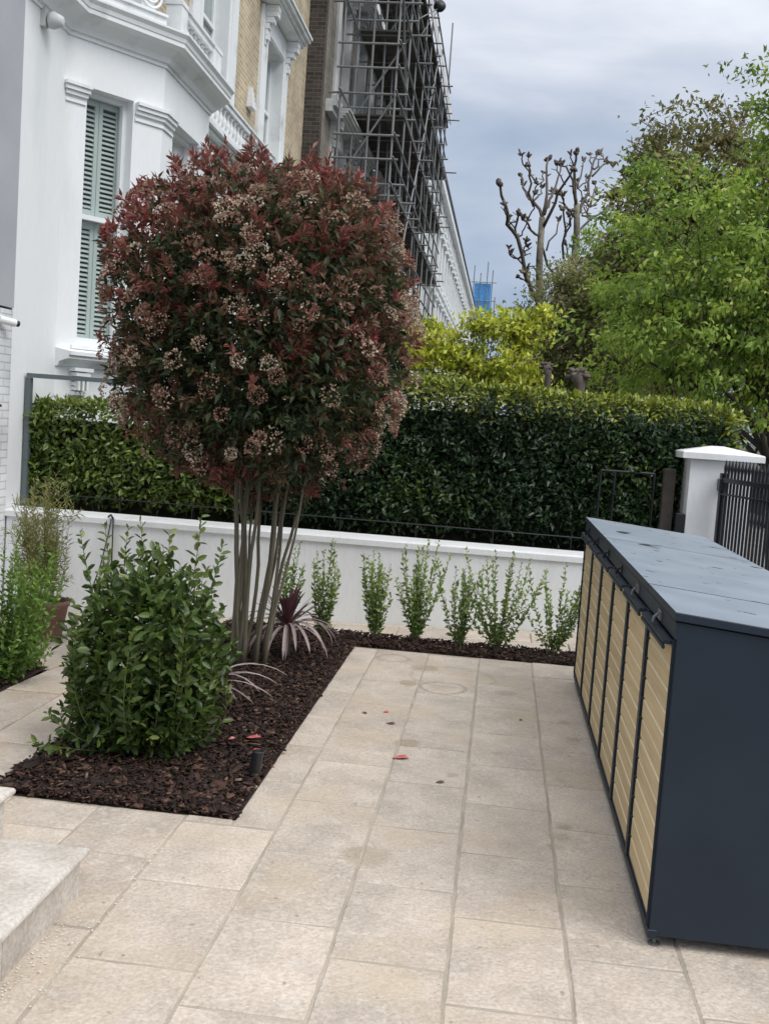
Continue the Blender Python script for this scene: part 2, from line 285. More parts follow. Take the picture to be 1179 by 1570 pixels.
class MB:
    """collects polygons; parts with parents get vertices relative to the parent's origin"""
    def __init__(s): s.v = []; s.f = []; s.mi = []; s.cur = 0
    def poly(s, pts):
        b = len(s.v); s.v += [tuple(p) for p in pts]; s.f.append(tuple(range(b, b+len(pts)))); s.mi.append(s.cur); return s
    def hexa(s, p):   # 8 corners: bottom 4 ccw, top 4 ccw
        b = len(s.v); s.v += [tuple(q) for q in p]
        for q in ((0, 3, 2, 1), (4, 5, 6, 7), (0, 1, 5, 4), (1, 2, 6, 5), (2, 3, 7, 6), (3, 0, 4, 7)):
            s.f.append(tuple(b+k for k in q)); s.mi.append(s.cur)
        return s
    def box(s, x0, x1, y0, y1, z0, z1):
        return s.hexa([(x0, y0, z0), (x1, y0, z0), (x1, y1, z0), (x0, y1, z0), (x0, y0, z1), (x1, y0, z1), (x1, y1, z1), (x0, y1, z1)])
    def cbox(s, x0, x1, y0, y1, z0, z1, c=.004):
        """box with chamfered edges along all rims"""
        ring = lambda x0, x1, y0, y1, z: [(x0, y0, z), (x1, y0, z), (x1, y1, z), (x0, y1, z)]
        R = [ring(x0+c, x1-c, y0+c, y1-c, z0), ring(x0, x1, y0, y1, z0+c), ring(x0, x1, y0, y1, z1-c), ring(x0+c, x1-c, y0+c, y1-c, z1)]
        return s.loft(R, True)
    def loft(s, rings, caps=True, closed=True):
        b = len(s.v); n = len(rings[0])
        for r in rings: s.v += [tuple(p) for p in r]
        for i in range(len(rings)-1):
            for j in range(n if closed else n-1):
                k = (j+1) % n
                s.f.append((b+i*n+j, b+i*n+k, b+(i+1)*n+k, b+(i+1)*n+j)); s.mi.append(s.cur)
        if caps:
            s.f.append(tuple(b+j for j in reversed(range(n)))); s.mi.append(s.cur)
            s.f.append(tuple(b+(len(rings)-1)*n+j for j in range(n))); s.mi.append(s.cur)
        return s
    def obox(s, fr, u0, u1, n0, n1, z0, z1):
        P = lambda u, n, z: fr(u, n, z)
        # u along, n outward; orientation handled by recalculating normals on build
        return s.hexa([P(u0, n0, z0), P(u1, n0, z0), P(u1, n1, z0), P(u0, n1, z0), P(u0, n0, z1), P(u1, n0, z1), P(u1, n1, z1), P(u0, n1, z1)])
    def tube(s, pts, rad, n=7, caps=True):
        pts = [Vector(p) for p in pts]
        if not hasattr(rad, '__len__'): rad = [rad]*len(pts)
        rings = []; prev = None
        for i, p in enumerate(pts):
            t = (pts[min(i+1, len(pts)-1)]-pts[max(i-1, 0)]).normalized()
            a = (Vector((1, 0, 0)) if abs(t.x) < .8 else Vector((0, 1, 0))) if prev is None else prev
            x = (a - t*a.dot(t)).normalized(); prev = x; y = t.cross(x)
            rings.append([p + (x*math.cos(2*PI*k/n) + y*math.sin(2*PI*k/n))*rad[i] for k in range(n)])
        return s.loft(rings, caps)
    def lathe(s, prof, c=(0, 0), n=24, cap=True):
        return s.loft([[(c[0]+r*math.cos(2*PI*k/n), c[1]+r*math.sin(2*PI*k/n), z) for k in range(n)] for r, z in prof], cap)
    def build(s, name, mats, parent=None, smooth=False, label=None, bevel=0, fix=True):
        me = bpy.data.meshes.new(name)
        off = np.array(parent_world(parent)) if parent is not None else np.zeros(3)
        V = np.array(s.v, float) - off
        me.from_pydata(V.tolist(), [], s.f)
        if not isinstance(mats, (list, tuple)): mats = [mats]
        for q in mats: me.materials.append(q)
        me.polygons.foreach_set('material_index', s.mi)
        if smooth: me.polygons.foreach_set('use_smooth', [True]*len(s.f))
        me.update()
        if fix:
            import bmesh
            bm = bmesh.new(); bm.from_mesh(me); bmesh.ops.recalc_face_normals(bm, faces=bm.faces); bm.to_mesh(me); bm.free()
        o = bpy.data.objects.new(name, me); link(o, parent)
        if bevel:
            bv = o.modifiers.new('edge', 'BEVEL'); bv.width = bevel; bv.segments = 2; bv.limit_method = 'ANGLE'; bv.angle_limit = .6
        if label: o['label'] = label
        return o
def parent_world(p):
    w = Vector((0, 0, 0))
    while p is not None:
        w += p.location; p = p.parent
    return w

# leaf clouds -------------------------------------------------------
TPL3 = (np.array([(0, 0, 0), (.42, -.5, .10), (.42, .5, .10), (1, 0, -.05), (.45, 0, -.04)]), [(0, 1, 4), (0, 4, 2), (1, 3, 4), (4, 3, 2)])
TPL1 = (np.array([(0, 0, 0), (.45, -.5, .06), (1, 0, 0), (.45, .5, .06)]), [(0, 1, 2, 3)])
TPLO = (np.array([(0, 0, 0), (.3, -.46, .08), (.3, .46, .08), (.72, -.40, .06), (.72, .40, .06), (1, 0, -.06), (.5, 0, -.05)]), [(0, 1, 6), (0, 6, 2), (1, 3, 6), (2, 6, 4), (3, 5, 6), (4, 6, 5)])
def norm(a): return a/np.maximum(np.linalg.norm(a, axis=-1, keepdims=True), 1e-9)
def leaves(name, P, D, S, W, tint, material, parent=None, tpl=TPL1, N=None, kind='stuff', label=None, droop=0):
    """one mesh of leaves: P base points, D directions, S lengths, W width ratio"""
    P = np.asarray(P, float); D = norm(np.asarray(D, float)); n = len(P)
    if N is None: N = rng.normal(size=(n, 3))*.7 + np.array([0, -.25, .9])
    X = D; Y = norm(np.cross(N, X)); Z = np.cross(X, Y)
    T, Fc = tpl; S = np.broadcast_to(np.asarray(S, float), (n,)); W = np.broadcast_to(np.asarray(W, float), (n,))
    off = np.array(parent_world(parent)) if parent is not None else np.zeros(3)
    V = (P-off)[:, None, :] + S[:, None, None]*(X[:, None, :]*T[None, :, 0:1] + Y[:, None, :]*(T[None, :, 1:2]*W[:, None, None]) + Z[:, None, :]*T[None, :, 2:3])
    k = len(T); nf = len(Fc); fl = len(Fc[0])
    idx = (np.array(Fc)[None] + (np.arange(n)*k)[:, None, None]).reshape(-1)
    me = bpy.data.meshes.new(name); me.vertices.add(n*k); me.vertices.foreach_set('co', V.reshape(-1))
    me.loops.add(n*nf*fl); me.loops.foreach_set('vertex_index', idx.astype(np.int32))
    me.polygons.add(n*nf); me.polygons.foreach_set('loop_start', np.arange(n*nf, dtype=np.int32)*fl)
    me.update(calc_edges=True)
    at = me.attributes.new('tint', 'FLOAT', 'FACE'); at.data.foreach_set('value', np.repeat(np.clip(tint, 0, 1), nf).astype(np.float32))
    me.materials.append(material)
    o = bpy.data.objects.new(name, me); link(o, parent)
    if kind and parent is not None: o['kind'] = kind
    if label: o['label'] = label
    return o
def leaf_objects(name, P, D, S, W, tint, material, parent, tpl=TPLO, N=None, levels=6):
    """each leaf an object of its own (shared meshes, one per tint step)"""
    P = np.asarray(P, float); D = norm(np.asarray(D, float)); n = len(P)
    if N is None: N = rng.normal(size=(n, 3))*.6 + np.array([0, -.3, .9])
    Y = norm(np.cross(N, D)); Z = np.cross(D, Y); off = np.array(parent_world(parent))
    T, Fc = tpl; meshes = {}
    W = np.broadcast_to(np.asarray(W, float), (n,)); S = np.broadcast_to(np.asarray(S, float), (n,))
    for i in range(n):
        q = int(np.clip(tint[i], 0, .999)*levels)
        if q not in meshes:
            me = bpy.data.meshes.new(name); me.from_pydata(T.tolist(), [], Fc); me.update()
            at = me.attributes.new('tint', 'FLOAT', 'FACE'); at.data.foreach_set('value', [(q+.5)/levels]*len(Fc)); me.materials.append(material); meshes[q] = me
        o = bpy.data.objects.new(name, meshes[q]); p = P[i]-off
        mm = Matrix.Identity(4)
        for a in range(3):
            mm[a][0], mm[a][1], mm[a][2], mm[a][3] = D[i][a]*S[i], Y[i][a]*S[i]*W[i], Z[i][a]*S[i], p[a]
        link(o, parent); o.matrix_parent_inverse = Matrix.Identity(4); o.matrix_basis = mm
def split_near(P, k):
    d = np.linalg.norm(P-CAMP, axis=1); idx = np.argsort(d); m = np.zeros(len(P), bool); m[idx[:k]] = True; return m
def vnoise(P, s, seed=0):
    """cheap smooth pseudo noise in [-1,1]"""
    r = np.random.default_rng(seed); v = 0
    for k in range(4):
        w = r.normal(size=3)*s*(1+.6*k); v = v + np.sin(P@w + r.uniform(0, 6.28))/(1+.5*k)
    return v/2.2

def shell_points(n, c, r, inner=.45, power=2.6, seed=1, amp=.14, flat=None):
    """points in the outer volume of a lumpy super-ellipsoid; returns points, outward dirs, depth(1=surface)"""
    g = np.random.default_rng(seed)
    d = norm(g.normal(size=(n, 3)))
    k = (np.abs(d)**power).sum(1)**(-1/power)
    k = k*(1 + amp*vnoise(d, 3.2, seed) + amp*.6*vnoise(d, 8, seed+1))
    t = 1-(1-inner)*g.random(n)**1.6
    return np.array(c) + d*(k*t)[:, None]*np.array(r), d, t
def visible(P, margin=60, f=F_PX):
    R = np.array([r2, u2, fw]); q = (P-CAMP)@R.T
    z = np.maximum(q[:, 2], .01); x = 589.5+f*q[:, 0]/z; y = 785-f*q[:, 1]/z
    return (q[:, 2] > 0) & (x > -margin) & (x < 1179+margin) & (y > -margin) & (y < 1570+margin)

def frame_of(a, b_):
    u = (b_-a).normalized(); n = Vector((u.y, -u.x, 0)); ln = (b_-a).length
    return (lambda uu, nn, z: tuple(a+u*uu+n*nn+Vector((0, 0, z)))), ln

# ------------------------------------------------------------------ ground levels
def gz(x, y):
    """the rear and left paths fall gently to the left"""
    t = min(max((y-6.0)/2.6, 0), 1); t = t*t*(3-2*t)
    return -.047*max(0.0, .75-x)*t if x < .75 else 0.0

# terrain sheet, street
g = MB(); S_ = 900
g.poly([(-S_, -60, -.75), (S_, -60, -.75), (S_, 2*S_, -.75), (-S_, 2*S_, -.75)]); tag(g.build('ground', M['ground']), kind='structure')
g = MB(); g.box(3.0, 6.2, -30, 400, -.74, -.12); tag(g.build('pavement', M['pavement']), kind='structure')
g = MB(); g.box(6.35, 14, -30, 400, -.74, -.24); tag(g.build('road', M['road']), kind='structure')
g = MB(); g.box(6.2, 6.35, -30, 400, -.74, -.11); g.box(14, 14.15, -30, 400, -.74, -.11); tag(g.build('kerb', M['pavement']), kind='structure')
g = MB(); g.box(14.15, 17, -30, 400, -.74, -.12); tag(g.build('far_pavement', M['pavement']), kind='structure')
# neighbours' gardens behind the white wall
g = MB(); g.box(-4.69, 2.3, 9.85, 60, -.74, .3); tag(g.build('neighbour_garden_soil', M['ground']), kind='structure')

# ------------------------------------------------------------------ patio and paths
def tile_mesh(w, l, seed, th=.03):
    r = random.Random(seed); per = []
    def edge(a, b, n):
        for i in range(n):
            t = i/n; per.append((a[0]+(b[0]-a[0])*t, a[1]+(b[1]-a[1])*t))
    edge((0, 0), (w, 0), 5); edge((w, 0), (w, l), 7); edge((w, l), (0, l), 5); edge((0, l), (0, 0), 7)
    rings = []
    jit = [(r.uniform(-.0025, .0025), r.uniform(-.0025, .0025)) for _ in per]
    for k, (ins, z) in enumerate(((0, -th), (0, -.004), (.0045, 0))):
        ring = []
        for (x, y), (jx, jy) in zip(per, jit):
            sx = 1-2*ins/w; sy = 1-2*ins/l
            ring.append(((x-w/2)*sx+jx, (y-l/2)*sy+jy, z+(r.uniform(-.0008, .0004) if k else 0)))
        rings.append(ring)
    mb = MB(); mb.loft(rings, True)
    me = bpy.data.meshes.new('tile'); me.from_pydata(mb.v, [], mb.f); me.materials.append(M['tile']); me.update(); return me
tile_cache = {}
def tile(parent, x0, x1, y0, y1, j=.0055):
    gz = (lambda x, y: 0.0) if parent is patio else globals()['gz']
    w, l = x1-x0-2*j, y1-y0-2.6*j
    if w < .03 or l < .03: return
    key = (round(w, 3), round(l, 3), random.randrange(4))
    if key not in tile_cache: tile_cache[key] = tile_mesh(w, l, hash(key) & 255)
    o = bpy.data.objects.new('tile', tile_cache[key]); cx, cy = (x0+x1)/2, (y0+y1)/2
    z = gz(cx, cy)
    o.location = Vector((cx, cy, z+random.uniform(-.0012, .0012))) - parent_world(parent)
    o.rotation_euler = ((gz(cx, cy+.1)-gz(cx, cy-.1))/.2+random.uniform(-.002, .002), -(gz(cx+.05, cy)-gz(cx-.05, cy))/.1+random.uniform(-.002, .002), random.uniform(-.003, .003))
    link(o, parent)

patio = MB()
patio.box(-2.3, 1.9, -.6, 4.40, -.3, -.0045); patio.box(-1.04, 1.9, 4.401, 8.14, -.3, -.0045)
patio = tag(patio.build('patio', M['mortar']), kind='structure')
def column(x0, x1, y_start, y_ref, y_end, step=.594, parent=patio):
    y = y_ref
    while y > y_start: y -= step
    while y < y_end-.02:
        a, b = max(y, y_start), min(y+step, y_end)
        if b-a > .05: tile(parent, x0, x1, a, b)
        y += step
column(-.846, -.446, 1.2, 3.54, 8.13)
column(-.446, -.047, 1.2, 3.335, 8.13)
column(-.047, .36, 1.2, 3.735, 8.14)
column(.36, .76, 1.2, 3.526, 8.15)
column(.76, 1.16, 1.2, 3.25, 8.15)
column(1.16, 1.56, 1.2, 3.54, 8.15)
column(1.56, 1.88, 1.2, 3.2, 8.15)
column(-1.045, -.846, 4.34, 4.34, 8.11)
column(-1.26, -.846, 1.2, 3.735, 4.34)
tile(patio, -1.26, -1.045, 4.34, 4.405)
column(-1.66, -1.26, 1.2, 3.92, 4.395)
tile(patio, -1.66, -1.26, 3.92+.594, 3.92+.594) if False else None
column(-2.06, -1.66, 1.2, 4.10, 4.385)
column(-2.3, -2.06, 1.2, 3.9, 4.38)
# left path, between the two beds, and the rear path under the white wall
lp = MB()
def slope_slab(x0, x1, y0, y1, nx, ny):
    for i in range(nx):
        for k in range(ny):
            xa, xb = x0+(x1-x0)*i/nx, x0+(x1-x0)*(i+1)/nx; ya, yb = y0+(y1-y0)*k/ny, y0+(y1-y0)*(k+1)/ny
            lp.poly([(xa, ya, gz(xa, ya)-.008), (xb, ya, gz(xb, ya)-.008), (xb, yb, gz(xb, yb)-.008), (xa, yb, gz(xa, yb)-.008)])
slope_slab(-2.92, -2.21, 3.2, 8.62, 1, 12); slope_slab(-4.69, -2.92, 6.68, 8.62, 3, 5); slope_slab(-4.69, 1.9, 8.62, 9.56, 8, 2)
path = tag(lp.build('path', M['mortar'], fix=False), kind='structure')
for k in range(-1, 9):
    y = 4.15+k*.5
    tile(path, -2.60, -2.215, y-.22, y+.38) if k % 1 == 0 and False else None
y = 3.3
while y < 8.55:
    tile(path, -2.56, -2.215, y, min(y+.594, 8.62)); tile(path, -2.91, -2.56, y-.25 if y > 3.4 else y, min(y+.344, 8.62)); y += .594
for i, x in enumerate(np.arange(-4.6, -2.95, .4)):
    y = 6.69 + (.3 if i % 2 else 0)
    if i % 2: tile(path, x, min(x+.4, -2.92), 6.69, 6.99)
    while y < 8.6:
        tile(path, x, min(x+.4, -2.92), y, min(y+.594, 8.62)); y += .594
x = -4.65
while x < 1.85:
    tile(path, x, min(x+.594, 1.88), 8.63, 9.03); tile(path, x+.28, min(x+.874, 1.88), 9.03, 9.43); tile(path, x, min(x+.594, 1.88), 9.43, 9.55); x += .594

# planting beds (soil) with steel edging on the left side
def heap(x0, x1, y0, y1, h, name, nx=14, ny=30, grade=0):
    b = MB(); r = random.Random(3)
    zz = [[(.0 if i in (0, nx) or k in (0, ny) else h+r.uniform(-.014, .014)) - .012 + gz((x0+x1)/2, (y0+y1)/2)*grade for i in range(nx+1)] for k in range(ny+1)]
    for k in range(ny):
        for i in range(nx):
            X = lambda i: x0+(x1-x0)*i/nx; Y = lambda k: y0+(y1-y0)*k/ny
            b.poly([(X(i), Y(k), zz[k][i]), (X(i+1), Y(k), zz[k][i+1]), (X(i+1), Y(k+1), zz[k+1][i+1]), (X(i), Y(k+1), zz[k+1][i])])
    return tag(b.build(name, M['soil'], smooth=True, fix=False), kind='structure')
heap(-2.205, -1.045, 4.40, 8.62, .018, 'planting_bed')
heap(-1.045, 1.9, 8.15, 8.62, .012, 'planting_bed', nx=24, ny=8)
heap(-4.6, -2.925, 3.6, 6.675, .018, 'planting_bed')
e = MB(); e.box(-2.214, -2.205, 3.6, 8.62, -.2, .006); e.build('bed_edging', M['steel'])
tag(bpy.data.objects['bed_edging'], 'thin grey metal edging between the bark bed and the left path', 'edging')

def chips(areas, dens, name):
    P = []
    for (x0, x1, y0, y1, h) in areas:
        n = int((x1-x0)*(y1-y0)*dens); a = np.stack([rng.uniform(x0, x1, n), rng.uniform(y0, y1, n), rng.uniform(h-.012, h+.018, n)], 1); P.append(a)
    P = np.concatenate(P); n = len(P)
    T = np.array([(-.5, -.5, -.5), (.5, -.4, -.5), (.45, .5, -.5), (-.4, .45, -.5), (-.42, -.4, .5), (.4, -.45, .4), (.5, .35, .5), (-.45, .4, .35)])
    Fc = [(0, 3, 2, 1), (4, 5, 6, 7), (0, 1, 5, 4), (1, 2, 6, 5), (2, 3, 7, 6), (3, 0, 4, 7)]
    X = norm(np.stack([rng.normal(size=n), rng.normal(size=n), rng.normal(size=n)*.35], 1)); Nn = rng.normal(size=(n, 3))*.4+np.array([0, 0, 1]); Y = norm(np.cross(Nn, X)); Z = np.cross(X, Y)
    s = np.exp(rng.normal(size=n)*.4); Lx = .026*s; Ly = .010*s*rng.uniform(.6, 1.6, n); Lz = rng.uniform(.003, .007, n)
    V = P[:, None]+X[:, None]*(T[None, :, 0:1]*Lx[:, None, None])+Y[:, None]*(T[None, :, 1:2]*Ly[:, None, None])+Z[:, None]*(T[None, :, 2:3]*Lz[:, None, None])
    idx = (np.array(Fc)[None]+(np.arange(n)*8)[:, None, None]).reshape(-1)
    me = bpy.data.meshes.new(name); me.vertices.add(n*8); me.vertices.foreach_set('co', V.reshape(-1)); me.loops.add(n*24); me.loops.foreach_set('vertex_index', idx.astype(np.int32))
    me.polygons.add(n*6); me.polygons.foreach_set('loop_start', np.arange(n*6, dtype=np.int32)*4); me.update(calc_edges=True)
    t = rng.random(n)**1.1; t[rng.random(n) > .03] *= .94
    at = me.attributes.new('tint', 'FLOAT', 'FACE'); at.data.foreach_set('value', np.repeat(t, 6).astype(np.float32)); me.materials.append(M['chip'])
    return tag(link(bpy.data.objects.new(name, me)), 'dark brown bark chip mulch covering the planting beds', 'mulch', kind='stuff')
chips([(-2.203, -1.046, 4.403, 8.61, .018), (-2.2, -1.046, 4.403, 4.46, .016), (-1.09, -1.046, 4.41, 8.14, .016), (-1.055, 1.0, 8.155, 8.61, .012), (-4.2, -2.935, 4.6, 6.66, .018)], 3600, 'bark_mulch')
# pale grit in joints and near the step
n = 260; P = np.stack([rng.uniform(-1.35, -.2, n), rng.uniform(2.6, 4.2, n), np.full(n, .001)], 1)
P[:130, 0] = -1.385+np.abs(rng.normal(size=130))*.03; P[:130, 1] = rng.uniform(2.7, 3.5, 130)
P[130:200, 0] = -1.26+rng.normal(size=70)*.012
leaves('grit', P, rng.normal(size=(n, 3))*[1, 1, .1], rng.uniform(.004, .011, n), .8, rng.random(n), M['grit'], N=np.tile([0, 0, 1.], (n, 1)))
tag(bpy.data.objects['grit'], 'pale grit crumbs scattered along the paving joints by the step', 'grit', kind='stuff')

# ------------------------------------------------------------------ stone steps (bottom left)
st = empty('stone_steps', (-2.2, 2.9, 0), 'pale travertine garden steps with rounded nosings at the lower left', 'steps')
def tread(x1, y1, z, name='tread'):
    b = MB(); rings = []
    t = .032; r = t/2
    prof = [(-.0, -t)] + [(r*math.sin(a)-r+.0, -r-r*math.cos(a)) for a in np.linspace(0, PI, 7)] + [(-.0-r*0, 0)]
    prof = [(r*math.sin(a), -r-r*math.cos(a)) for a in np.linspace(0, PI, 7)]
    ring = lambda o, zz: [(-3.2, 1.2, z+zz), (x1-r+o, 1.2, z+zz), (x1-r+o, y1-r+o, z+zz), (-3.2, y1-r+o, z+zz)]
    b.loft([ring(o, zz) for o, zz in prof], True); b.build(name, M['step'], st)
tread(-1.375, 3.565, .178); tread(-1.685, 3.60, .358)
b = MB(); yy = [1.2, 1.75, 2.35, 2.945, 3.538]
for i in range(4):
    b = MB(); b.cbox(-1.425, -1.402, yy[i]+.0015, yy[i+1]-.0015, -.005, .146, .0012); b.build('riser_slab', M['step'], st)
    b = MB(); b.cbox(-1.735, -1.712, yy[i]+.0015, yy[i+1]+.03-.0015, .178, .326, .0012); b.build('riser_slab', M['step'], st)
b = MB(); b.box(-3.1, -1.426, 1.25, 3.534, -.01, .1455); b.box(-3.1, -1.736, 1.25, 3.56, .1785, .3255); b.build('core', M['step'], st)

# ------------------------------------------------------------------ white garden wall
w = empty('garden_wall', (-1.2, 9.7, 0), 'long low white rendered garden wall with a projecting coping', 'wall')
b = MB(); b.box(-4.68, 1.55, 9.56, 9.80, -.4, .645); b.build('wall_face', M['render'], w)
b = MB(); x = -4.68
b.loft([[(x, 9.535, .645), (x, 9.535, .695), (x, 9.545, .71), (x, 9.82, .722), (x, 9.83, .645)] for x in (-4.69, -2.9, -1.1, .4, 1.57)], True)
b.build('coping', M['render'], w)
# cable drooping over the coping
c = MB(); c.tube([(-3.62, 9.52, .70), (-3.64, 9.515, .55), (-3.70, 9.51, .25), (-3.77, 9.505, .02)], .006, 5); c.tube([(-3.60, 9.52, .70), (-3.595, 9.515, .4), (-3.59, 9.51, .1), (-3.56, 9.5, -.02)], .007, 5)
c.tube([(-3.66, 9.55, .715), (-3.63, 9.53, .735), (-3.6, 9.522, .70)], .01, 5)
tag(c.build('cable', M['black'], smooth=True), 'black looped cable hanging over the coping of the white wall', 'cable')

# white gate pillar with pyramid cap
p = empty('gate_pillar', (1.84, 9.78, 0), 'square white rendered gate pillar with a shallow pyramid cap', 'pillar')
b = MB(); b.cbox(1.685, 2.235, 9.6, 10.1, -.1, 1.66, .008); b.build('shaft', M['render'], p)
b = MB(); x0, x1, y0, y1 = 1.60, 2.31, 9.53, 10.17
rg = lambda i, z: [(x0+i, y0+i, z), (x1-i, y0+i, z), (x1-i, y1-i, z), (x0+i, y1-i, z)]
b.loft([rg(.0, 1.662), rg(0, 1.715), rg(.008, 1.725), rg(.30, 1.785)], True); b.build('cap', M['render'], p)
# dark box fixed to the pillar's left side and a weathered timber post behind it
b = MB(); b.cbox(1.60, 1.678, 9.585, 9.66, .72, 1.16, .006); tag(b.build('letterbox', M['black'], bevel=0), 'small black box fixed low on the left side of the white gate pillar', 'box')
b = MB(); b.cbox(1.49, 1.59, 9.75, 9.85, -.1, 1.55, .008); tag(b.build('timber_post', M['bark_dark']), 'weathered timber post standing against the hedge beside the gate pillar', 'post')

# iron gate: bars along a leaf swung slightly outwards
gt = empty('iron_gate', (2.0, 9.62, 0), 'black iron railing gate with spiked bars hung from the white pillar', 'gate')
th = math.radians(14); gd = Vector((math.sin(th), -math.cos(th), 0)); go = Vector((1.965, 9.53, 0))
zf = lambda s: 1.66-.0*s
for i in range(44):
    q = go + gd*(.03+i*.0625)
    b = MB(); b.tube([q+Vector((0, 0, .05)), q+Vector((0, 0, 1.56))], .0115, 6, True); b.tube([q+Vector((0, 0, 1.56)), q+Vector((0, 0, 1.60)), q+Vector((0, 0, 1.675))], [.012, .016, .001], 6)
    b.build('bar', M['iron'], gt)
fr = lambda u, n, z: tuple(go + gd*u + Vector((gd.y, -gd.x, 0))*n + Vector((0, 0, z)))
for z0, z1 in ((1.47, 1.51), (.12, .16), (1.36, 1.375)):
    b = MB(); b.obox(fr, 0, 2.75, -.022, .022, z0, z1); b.build('rail', M['iron'], gt)
b = MB(); b.obox(fr, -.02, .02, -.025, .025, .02, 1.55); b.build('stile', M['iron'], gt)
b = MB(); b.cbox(1.93, 1.99, 9.50, 9.598, 1.39, 1.50, .006); b.build('hinge', M['iron'], gt)

# ------------------------------------------------------------------ bin store
X0, X1, Y0, Y1 = .65, 1.47, 3.67, 7.63
bs = empty('bin_store', (1.05, 5.6, 0), 'long charcoal metal bin store with pale pine doors and wet flat lids', 'bin store')
lidz = lambda x: 1.213-.075*(x-X0)/(X1-X0)
def end_panel(ya, yb):
    b = MB(); a, c_ = X0+.004, X1; q = .003
    rg = lambda i, y: [(a+i, y, .045+i), (c_-i, y, .045+i), (c_-i, y, lidz(c_)-.034-i), (a+i, y, lidz(a)-.034-i)]
    b.loft([rg(q, ya), rg(0, ya+q), rg(0, yb-q), rg(q, yb)], True); b.build('end_panel', M['charcoal'], bs)
end_panel(Y0, Y0+.022)
for (x_, z_) in ((.74, .30), (.72, .62), (.74, 1.10), (1.40, .30), (1.40, 1.08)):
    q = MB(); q.lathe([(.0045, 0), (.004, .0015)], n=8); q.v = [(x_+a, Y0-z, z_+c_) for a, c_, z in q.v]; q.build('rivet', M['black'], bs)
end_panel(Y1-.022, Y1)
b = MB(); b.box(X1-.02, X1-.002, Y0+.024, Y1-.024, .05, 1.10); b.build('back_panel', M['charcoal'], bs)
b = MB(); b.box(X0+.03, X1-.03, Y0+.03, Y1-.03, .05, .07); b.build('floor_panel', M['black'], bs)
b = MB(); b.cbox(X0-.002, X0+.03, Y0-.004, Y1+.004, .035, .068, .003); b.build('bottom_rail', M['charcoal'], bs)
b = MB(); b.cbox(X0-.004, X0+.025, Y0+.001, Y1-.001, 1.115, 1.178, .003); b.build('top_rail', M['charcoal'], bs)
DW = (Y1-Y0)/6
for i in range(7):
    y = Y0+i*DW
    ya, yb = (y-.026, y+.026)
    if i == 0: ya, yb = Y0+.0225, Y0+.03
    if i == 6: ya, yb = Y1-.03, Y1-.0225
    b = MB(); b.cbox(X0-.006, X0+.035, ya, yb, .07, 1.112, .003); b.build('post', M['charcoal'], bs)
for i in range(6):
    ya, yb = Y0+i*DW+(.036 if i == 0 else .031), Y0+(i+1)*DW-(.036 if i == 5 else .031)
    door = MB(); fx0, fx1 = X0+.004, X0+.022
    for (a, c_, z0, z1) in ((ya, ya+.012, .075, 1.10), (yb-.012, yb, .075, 1.10), (ya+.0125, yb-.0125, .075, .087), (ya+.0125, yb-.0125, 1.088, 1.10)): door.box(fx0, fx1, a, c_, z0, z1)
    door = door.build('door', M['charcoal'], bs)
    np_ = 12; ph = (1.086-.089)/np_
    for k in range(np_):
        z0 = .089+k*ph; b = MB(); c = .005; A, B = ya+.0135, yb-.0135; zt = z0+ph-.0045
        xo = X0+.004-random.uniform(0, .0015); xi = X0+.018
        b.cur = 0
        # profile with a chamfer painted paler as a highlight along the top edge and a shadow groove beneath
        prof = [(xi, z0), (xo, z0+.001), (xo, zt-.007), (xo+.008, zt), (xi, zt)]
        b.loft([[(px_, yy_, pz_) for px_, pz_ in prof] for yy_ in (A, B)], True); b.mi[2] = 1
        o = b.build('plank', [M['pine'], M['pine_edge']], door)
        # screw / hinge pin against the far stile
        if k % 1 == 0:
            q = MB(); q.lathe([(.0065, 0), (.0065, .010), (.004, .012)], n=8); q.v = [(X0+.002-z_, yb-.016+x_, z0+ph*.96+y_) for x_, y_, z_ in q.v]
            q.build('pin', M['black'], door)
    hb = MB(); hb.cbox(X0-.035, X0+.0, ya+.01, yb-.01, 1.088, 1.106, .004); hb.cbox(X0-.037, X0-.027, ya+.01, yb-.01, 1.070, 1.087, .003); hb.build('handle', M['charcoal'], door)
# lids, lightly sloped to the back
def lidz(x): return 1.213-.075*(x-X0)/(X1-X0)
for (a, b_) in ((Y0-.012, 4.33), (4.342, 6.20), (6.212, Y1+.012)):
    b = MB()
    xs = (X0-.012, X1+.02)
    prof = lambda ins, dz: [(xs[0]+ins, a+ins, lidz(xs[0])+dz), (xs[1]-ins, a+ins, lidz(xs[1])+dz), (xs[1]-ins, b_-ins, lidz(xs[1])+dz), (xs[0]+ins, b_-ins, lidz(xs[0])+dz)]
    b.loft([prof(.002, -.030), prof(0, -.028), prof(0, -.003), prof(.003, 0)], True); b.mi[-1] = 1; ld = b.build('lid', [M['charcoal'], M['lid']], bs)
for y in (Y0+.33, Y0+DW+.33, Y0+2*DW+.33, Y0+3*DW+.33, Y0+4*DW+.33, Y0+5*DW+.33):
    b = MB(); b.cbox(X0-.012, X0-.005, y-.03, y+.03, 1.125, 1.165, .002); b.tube([(X0-.014, y, 1.15), (X0-.028, y+.005, 1.135), (X0-.03, y+.012, 1.115)], .006, 6); b.build('catch', M['steel'] if y < 5 else M['black'], bs)
for x in (X0+.05, X1-.06):
    for y in (Y0+.035, (Y0+Y1)/2, Y1-.04):
        b = MB(); b.lathe([(.022, 0), (.022, .005), (.007, .008), (.007, .05)], (x-.02, y), 14); b.build('foot', M['steel'], bs)
